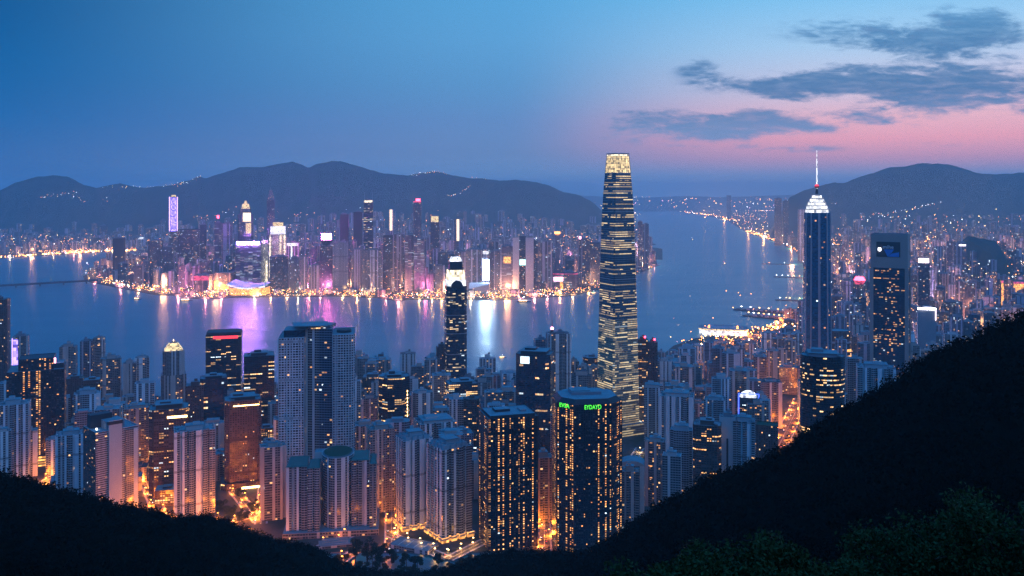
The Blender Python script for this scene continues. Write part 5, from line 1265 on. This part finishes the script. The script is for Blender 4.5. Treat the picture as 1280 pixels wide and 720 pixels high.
for ridge, Yr, Y0, chain, n in ((LEFT_RIDGE, 9800., 6300., [(50, 249), (60, 245), (72, 244), (85, 243), (102, 241)], 26), (LEFT_RIDGE, 9800., 6300., [(86, 242), (100, 249), (106, 254)], 12), (LEFT_RIDGE, 9800., 6300., [(128, 234), (150, 233), (175, 234.5), (210, 232.5), (230, 228)], 34),
                                (LEFT_RIDGE, 9800., 6300., [(222, 232), (234, 228), (248, 222), (252, 221)], 26), (LEFT_RIDGE, 9800., 6300., [(515, 220), (530, 217), (545, 214.5), (560, 219)], 30), (LEFT_RIDGE, 9800., 6300., [(560, 246), (572, 243), (582, 238), (588, 233)], 20),
                                (LEFT_RIDGE, 9800., 6300., [(128, 252), (138, 248)], 6), (LEFT_RIDGE, 9800., 6300., [(590, 222), (612, 224)], 8), (RIGHT_RIDGE, 9600., 6400., [(1080, 272), (1110, 268), (1140, 262), (1158, 258), (1178, 254)], 44), (RIGHT_RIDGE, 9600., 6400., [(1040, 256), (1052, 254)], 8), (RIGHT_RIDGE, 9600., 6400., [(1090, 268), (1120, 274), (1170, 277)], 26)):
    n = n * 2 // 3
    for i in range(n):
        t = (i + RG.uniform(-.8, .8)) / n; px = float(np.interp(t, np.linspace(0, 1, len(chain)), [c[0] for c in chain])); py = interp(px, sorted(chain)) + RG.gauss(0, .7)
        b_ = on_slope(px, py, ridge, Yr, Y0)
        if b_: dot(gx(px, b_[1]), b_[1], b_[2] + 8, RG.uniform(.9, 2.8), RG.choice(('lamp_orange', 'lamp_amber', 'lamp_white')))
def lights_object(name, label, sel):
    b = MB()
    for m_, Q in LV.items():
        for x, y, z, r in Q:
            P = [(x + r, y, z), (x, y + r, z), (x - r, y, z), (x, y - r, z)]
            for i in range(4):
                b.face([P[i], P[(i + 1) % 4], (x, y, z + r)], m_); b.face([P[(i + 1) % 4], P[i], (x, y, z - r)], m_)
    tag(b.build(name), label, "street lights", kind='stuff')
lights_object("street_lights", "countless orange and white street lights along the shores, streets and hill roads", None)

LAMPS = MB()
def glow_light(x, y, z, p, col=(1, .23, .02), r=4.):
    l = bpy.data.lights.new("street_and_fill_glow", 'POINT'); l.energy = p; l.color = col; l.shadow_soft_size = r
    o = bpy.data.objects.new("street_and_fill_glow", l); COL.objects.link(o); o.location = (x, y, z)
lamp_me = None
NL = 0
def street(p0, p1, width, nl, power, label, where, lamps=True, mat='lamp_orange', z=2.0, col=(1, .23, .02), hgt=9., surf='asphalt', road='road'):
    """a road between two ground points with its lamps and their light"""
    global lamp_me, NL
    A = Vector((gx(p0[0], gY(p0[1], z)), gY(p0[1], z), 0)); C = Vector((gx(p1[0], gY(p1[1], z)), gY(p1[1], z), 0))
    d = (C - A); Ln = d.length; d.normalize(); nv = Vector((-d.y, d.x, 0)); NL += 1; zz_ = z + .004 * NL + .05
    b = MB(); q_ = [A + nv * width / 2, A - nv * width / 2, C - nv * width / 2, C + nv * width / 2]
    b.face([(v.x, v.y, zz_) for v in q_], surf)
    b.face([(v.x, v.y, zz_ + .004) for v in (A + nv * .2, A - nv * .2, C - nv * .2, C + nv * .2)], 'white_paint')
    for s_ in (-1, 1):
        e = nv * (width / 2 + 1.6) * s_; b.prism(ccw([tuple((A + e + nv * 1.5)[:2]), tuple((A + e - nv * 1.5)[:2]), tuple((C + e - nv * 1.5)[:2]), tuple((C + e + nv * 1.5)[:2])]), zz_ - .3, zz_ + .14, 'concrete', 'concrete')
    structure(b.build(road))
    for k in range(nl):
        t = (k + .5) / nl; s_ = -1 if k % 2 else 1; p = A + d * Ln * t + nv * (width / 2 + 1) * s_
        if lamps:
            if mat not in lamp_meshes:
                mb = MB(); mb.bar((0, 0, 0), (0, 0, hgt), .22, 'metal', .14).bar((0, 0, hgt), (1.8, 0, hgt + .5), .13, 'metal', .1).box(2.0, 0, hgt + .15, 2.0, 1.1, .7, mat); t_ = mb.build("street_lamp"); lamp_meshes[mat] = t_.data; bpy.data.objects.remove(t_)
            o = bpy.data.objects.new("street_lamp", lamp_meshes[mat]); COL.objects.link(o); o.location = (p.x, p.y, zz_); o.rotation_euler.z = math.atan2(-nv.y * s_, -nv.x * s_)
            tag(o, f"{label}", "street lamp", f"street lamps {where}")
        glow_light(p.x - nv.x * s_ * 3, p.y - nv.y * s_ * 3, zz_ + 4.5, power, col, 2.5)
lamp_meshes = {}
CARS = []
def car_mesh(paint):
    b = MB(); b.prism([(-2.2, -.9), (2.2, -.9), (2.2, .9), (-2.2, .9)], .3, .95, paint, paint, bottom=True, bay=1e4, flr=1e4)
    b.prism([(-1.5, -.8), (1.0, -.8), (1.0, .8), (-1.5, .8)], .96, 1.5, 'blank_dark', paint, top=[(-1.1, -.68), (.5, -.68), (.5, .68), (-1.1, .68)])
    for x in (-1.4, 1.4):
        for y in (-.92, .92): b.bar((x, y - .1, .33), (x, y + .1, .33), .33, 'hull_dark', n=8)
    for y in (-.6, .6): b.box(2.25, y, .55, .12, .4, .25, 'lamp_white'); b.box(-2.25, y, .6, .12, .4, .2, 'lamp_red')
    o = b.build("car"); me = o.data; bpy.data.objects.remove(o); return me
CARM = {k: car_mesh('car_' + k) for k in ('dark', 'pale', 'red')}
def cars(p0, p1, width, n, where, z=2.0, seed=0):
    rg = random.Random(seed); A = Vector((gx(p0[0], gY(p0[1], z)), gY(p0[1], z), 0)); C = Vector((gx(p1[0], gY(p1[1], z)), gY(p1[1], z), 0)); d = C - A; Ln = d.length; d.normalize(); nv = Vector((-d.y, d.x, 0))
    got = []
    for k in range(n):
        s_ = -1 if k % 2 else 1; t = (k + rg.uniform(.2, .8)) / n; p = A + d * Ln * t + nv * s_ * width * rg.choice((.18, .34)); c = rg.choice(('dark', 'dark', 'pale', 'pale', 'red'))
        o = bpy.data.objects.new("car", CARM[c]); COL.objects.link(o); o.location = (p.x, p.y, z + .12); o.rotation_euler.z = math.atan2(d.y, d.x) + (math.pi if s_ > 0 else 0); got.append((c, o))
    for c in CARM:
        for o in [o for q_, o in got if q_ == c]: tag(o, f"{c} car with lights on {where}", "car", f"{c} cars {where}")
cars((203, 652), (176, 586), 16, 14, "on the glowing street right of the white spined tower", seed=1)
cars((345, 690), (262, 648), 16, 16, "on the street left of the green roofed group", seed=2)
cars((232, 668), (330, 640), 14, 10, "on the street below the brown office block", seed=3)
cars((489, 690), (491, 575), 15, 12, "in the narrow street left of the paired towers", seed=4)
cars((486, 668), (560, 698), 12, 7, "on the drive below the paired towers", seed=5)
cars((681, 690), (679, 620), 15, 10, "in the gap between the two big black towers", seed=6)
cars((966, 572), (1003, 498), 30, 22, "on the wide glowing avenue", seed=7)
cars((324, 652), (282, 600), 14, 10, "on the lane below the brown stone tower", seed=8)
OR = "orange street lamp "
street((203, 652), (176, 586), 16, 9, 48579, OR + "on the glowing street right of the white spined tower", "right of the white spined tower")
street((345, 690), (262, 648), 16, 8, 39326, OR + "on the street above the dark slope left of the green roofed group", "left of the green roofed group")
street((232, 668), (330, 640), 14, 6, 34020, OR + "on the street between the brown tower and the ribbed lilac one", "between the brown tower and the ribbed lilac one")
street((324, 652), (282, 600), 14, 7, 29700, OR + "on the lane below the brown stone tower", "on the lane below the brown stone tower")
street((186, 650), (230, 640), 14, 5, 34020, OR + "on the short street below the brown office block", "below the brown office block")
street((326, 655), (330, 610), 14, 4, 34700, OR + "in the street left of the small brown tower", "left of the small brown tower")
street((40, 612), (74, 592), 14, 4, 39326, OR + "at the foot of the black hotel-like block", "at the black hotel-like block")
street((489, 690), (491, 555), 15, 11, 34700, OR + "in the narrow glowing street left of the paired towers", "left of the paired towers")
street((486, 668), (560, 698), 12, 9, 3029, "amber street lamp on the drive below the paired towers", "below the paired towers", mat='lamp_amber', col=(1, .50, .12))
street((560, 699), (606, 676), 12, 6, 4712, "amber street lamp on the drive right of the paired towers", "right of the paired towers", mat='lamp_amber', col=(1, .42, .09))
street((412, 712), (442, 690), 12, 4, 12393, OR + "beside the tree clump at the slope's foot", "beside the tree clump")
street((400, 684), (440, 668), 12, 3, 12393, OR + "under the green roofed apartment group", "under the green roofed group")
street((681, 690), (679, 600), 15, 8, 39326, OR + "in the glowing gap between the two big black towers", "between the two big black towers")
street((966, 572), (1003, 498), 30, 14, 60146, OR + "on the wide glowing avenue left of the drum-shaped tower", "on the wide avenue", surf='asphalt')
street((908, 436), (946, 417), 24, 8, 69400, OR + "on the curved shore road behind the apartment blocks", "on the shore road")
street((968, 409), (1010, 382), 30, 16, 104101, OR + "on the orange lit shore highway left of the spire skyscraper", "on the shore highway")
street((770, 610), (800, 560), 12, 4, 11566, "amber street lamp below the rib-lit canopy", "below the rib-lit canopy", mat='lamp_amber', col=(1, .62, .25))
for px, py in ((20, 560), (150, 560), (250, 600), (300, 590), (230, 540), (120, 545), (400, 600), (450, 560), (560, 560), (520, 590), (620, 520), (640, 560), (720, 520), (800, 520), (850, 540), (880, 480), (930, 500), (900, 540), (960, 470), (1060, 450), (1100, 470), (560, 505), (470, 520), (660, 500), (340, 560), (90, 520)):
    Y = gY(py); glow_light(gx(px, Y), Y, 14, 9000, (1, .26, .04), 5)
for px, py, c_ in ((130, 345, 0), (165, 350, 0), (205, 360, 0), (240, 364, 1), (270, 364, 0), (310, 366, 2), (350, 364, 0), (385, 364, 1), (410, 364, 1), (440, 362, 0), (465, 365, 0), (500, 365, 0), (530, 366, 1), (560, 366, 0), (600, 368, 3), (635, 366, 0),
                   (665, 364, 0), (700, 362, 1), (735, 356, 0), (330, 345, 2), (405, 340, 1), (606, 345, 3), (520, 345, 1), (300, 340, 2), (250, 345, 0), (812, 325, 0), (800, 335, 0), (990, 330, 0), (1008, 345, 0), (40, 318, 0), (100, 315, 0)):
    Y = gY(py); glow_light(gx(px, Y), Y, 30, 1000000, ((1, .42, .2), (1, .2, .4), (.6, .28, 1), (.5, .6, 1))[c_], 12)  # added coloured fill lights that brighten the far-shore fronts

for k, (px, py) in enumerate([(118, 352.5), (150, 358.5), (172, 363), (201, 367), (222, 369), (233, 371.5), (256, 372.5), (276, 371.5), (318, 370), (338, 370), (358, 369.5), (372, 369), (386, 369), (400, 369), (428, 369), (446, 370), (462, 370.5), (482, 372), (498, 374.5), (524, 373),
                              (540, 373), (552, 373), (574, 373), (588, 373.5), (618, 373.5), (632, 373), (650, 372.5), (668, 371), (684, 370), (700, 369), (716, 368), (736, 364), (812, 334), (818, 331), (12, 321.5), (38, 320), (66, 317.5), (92, 316.5), (116, 315), (140, 314)]):
    Y = gY(py); glow_light(gx(px, Y), Y + 6, 9, RG.uniform(1.2e5, 3.2e5) * (2 if py < 330 else 1), RG.choice(((1, .42, .12), (1, .5, .18), (1, .7, .4), (1, .3, .3))), 3)
for px, py in ((930, 289), (950, 296), (968, 302), (985, 311), (998, 324), (1006, 336), (1008, 352), (1006, 374), (990, 392), (900, 274), (876, 268)):
    Y = gY(py); glow_light(gx(px + 6, Y), Y + 30, 16, 1.2e6 * (Y / 5000) ** 2, (1, .40, .12), 8)
RL = random.Random(77)
for _ in range(34):                              # added fill lights that brighten the right-hand towers
    px = RL.uniform(1042, 1290); Y = RL.uniform(2300, 6200); x = gx(px, Y)
    if inside(NEARP, x, Y): glow_light(x, Y, terrain(px, Y) + RL.uniform(15, 50), 5e5 * (Y / 3000) ** 1.6, RL.choice(((1, .42, .16), (1, .55, .3), (.75, .6, 1), (1, .35, .2))), 10)
for _ in range(30):  # added fill lights among the inland rows of the far city
    px = RL.uniform(120, 800); Y = RL.uniform(4700, 6400); x = gx(px, Y)
    if inside(FARP, x, Y): glow_light(x, Y, terrain(px, Y) + RL.uniform(20, 90), 1.3e6, RL.choice(((1, .45, .2), (.7, .45, 1), (1, .35, .6), (.6, .65, 1), (1, .6, .35))), 12)
for _ in range(18):
    px = RL.uniform(830, 1000); Y = RL.uniform(1900, 2900); x = gx(px, Y)
    if inside(NEARP, x, Y): glow_light(x, Y, 14, 6e4, (1, .36, .1), 6)
# ------------------------------------------------------------------ shore works and boats
def deck(name, label, cat, p0, p1, width, z=3.2, th=1.6, step=0, lamps=0, group="piers on the right shore", shed=None):
    A = Vector((gx(p0[0], gY(p0[1], 0)), gY(p0[1], 0), 0)); C = Vector((gx(p1[0], gY(p1[1], 0)), gY(p1[1], 0), 0)); L_ = (C - A).length
    t = empty(name, (A.x, A.y, 0), math.atan2(C.y - A.y, C.x - A.x), label, cat, group)
    b = MB(); b.box(L_ / 2, 0, z - th, L_, width, th, 'pier_deck'); b.build("deck", t)
    n = max(2, int(L_ / (step or 60)))
    for k in range(n): b = MB(); b.box((k + .5) * L_ / n, 0, -3, 4, width * .7, z - th + 2.98, 'seawall'); b.build("pile" if name == "pier" else "pillar", t)
    if shed: b = MB(); b.box(L_ * .55, 0, z + .01, L_ * .7, width * .6, 7, 'far_pale', 'roof_grey', bay=8, flr=7); b.build("shed", t)
    if lamps:
        for k in range(lamps): b = MB(); b.bar(((k + .5) * L_ / lamps, width * .4, z), ((k + .5) * L_ / lamps, width * .4, z + 8), .4, 'metal').box((k + .5) * L_ / lamps, width * .4, z + 8, 4.5, 3, 2.2, RG.choice(('lamp_amber', 'lamp_white', 'lamp_orange'))); b.build("lamp", t)
deck("pier", "longest shed-topped pier on the right shore, upper of the near pair", "pier", (919, 387), (1000, 393), 60, lamps=7, shed=1)
deck("pier", "lower pier of the near pair, dotted with white lamps, on the right shore", "pier", (930, 394.5), (988, 400), 50, lamps=9, shed=1)
deck("pier", "thin dark pier higher up the right shore, nearest the spire skyscraper's middle", "pier", (969, 375.5), (1006, 376.5), 26, lamps=3)
deck("pier", "lit pier with many piles below the bend of the right shore", "pier", (967, 346.5), (1010, 348), 34, lamps=6)
deck("pier", "small far pier at the narrow part of the channel, right shore", "pier", (952, 330), (990, 331), 30, lamps=2)
deck("harbour_bridge", "long low dark bridge reaching from the left edge to the peninsula's tip", "bridge", (-60, 364), (122, 353.5), 30, z=19, th=9, step=110, lamps=0, group="bridges")
deck("breakwater", "thin dark breakwater off the point right of the tallest tower", "breakwater", (806, 336), (823, 331.5), 24, z=3, group="breakwaters")
deck("breakwater", "small lit jetty far up the channel on the left side", "breakwater", (838, 268), (862, 268.6), 60, z=4, lamps=5, group="breakwaters")
def boat(px, py, Ln, rz, label, mat='lamp_white'):
    Y = gY(py, 0); t = empty("boat", (gx(px, Y), Y, 0), R(rz), label, "boat", "boats in the harbour"); w = Ln * .13
    P = [(-Ln / 2, -w), (Ln * .28, -w), (Ln / 2, 0), (Ln * .28, w), (-Ln / 2, w)]
    b = MB(); b.prism(scaled(P, .86, .8), -1, Ln * .07, 'hull_dark', 'white_paint', top=P, bay=1e5, flr=1e5); b.build("hull", t)
    b = MB(); b.box(-Ln * .08, 0, Ln * .07, Ln * .55, w * 1.4, Ln * .07, 'white_paint').box(-Ln * .04, 0, Ln * .14, Ln * .3, w * 1.1, Ln * .05, 'white_paint'); c = b.build("cabin", t)
    b = MB(); b.box(-Ln * .08, -w * .72, Ln * .09, Ln * .5, .3, Ln * .03, 'lamp_amber'); b.build("window_strip", c)
    b = MB(); b.bar((0, 0, Ln * .19), (0, 0, Ln * .32), .3, 'metal').box(0, 0, Ln * .32, Ln * .03, Ln * .03, Ln * .03, mat); b.build("mast", t)
boat(765, 414, 34, 20, "single small boat with a white mast light in open water right of the tallest tower")
boat(233, 376, 60, 5, "white lit ferry moored at the far shore below the red washed hall")
boat(172, 374, 44, -8, "small boat off the left part of the far shore")
boat(655, 377.5, 70, 4, "lit ferry just off the far shore below the cyan screen")
boat(742, 367, 40, 30, "small boat at the far quay left of the tallest tower")
boat(905, 330, 52, 60, "dark boat under way in the middle of the channel", 'lamp_red')
boat(865, 300, 70, 70, "faint far boat high up the channel")
boat(628, 447, 26, 10, "tiny boat light off the near shore right of the slender harbour tower")
# flat pale roof below the paired towers
B = Bld("car_park", "low building with a flat pale roof between the tree clump and the amber lamps", "car park", 486, 548, 686, 1215, rect(1, .5), -24, "low buildings at the foot"); B.h = 6; B.body('apt_warm', "hall", cap='roof_grey', par=.8, bay=4, flr=3)
B.part("roof_stripe", lambda b: [b.box(B.w * x, 0, 5.25, .8, B.d * .7, .06, 'white_paint') for x in (-.3, -.1, .1, .3)]); B.part("stair_box", lambda b: b.box(B.w * .36, B.d * .2, 5.3, 5, 4, 3, 'blank_warm', 'roof_grey'))
B = Bld("terrace", "pale stepped terrace between the left dark slope and the tree clump", "terrace", 398, 440, 690, 1235, rect(1, .5), 14, "low buildings at the foot"); B.h = 4; B.body('apt_warm', "base", cap='roof_grey', par=.6, bay=4, flr=3)
for k in range(3): B.part("step", lambda b: b.box(0, B.d * (.05 + .12 * k), 3.4 + k * 1.1, B.w * .8, B.d * (.7 - .24 * k), 1.1, 'roof_grey'))
# ------------------------------------------------------------------ the air
m = bpy.data.materials.new('haze_air'); m.use_nodes = True; m.node_tree.nodes.clear()
G = NG(m.node_tree); o_ = G.n.new("ShaderNodeOutputMaterial"); pv = G.n.new("ShaderNodeVolumePrincipled")
pv.inputs["Color"].default_value = (.68, .90, 1.0, 1); pv.inputs["Density"].default_value = HAZE; pv.inputs["Anisotropy"].default_value = .15
G.l.new(pv.outputs[0], o_.inputs["Volume"]); m.cycles.homogeneous_volume = True
MATS['haze_air'] = m
hb = MB(); hb.box(0, 18700, -4.2, 50000, 40600, 864.2, 'haze_air')
hz = hb.build("haze"); tag(hz, None, None, kind='stuff')
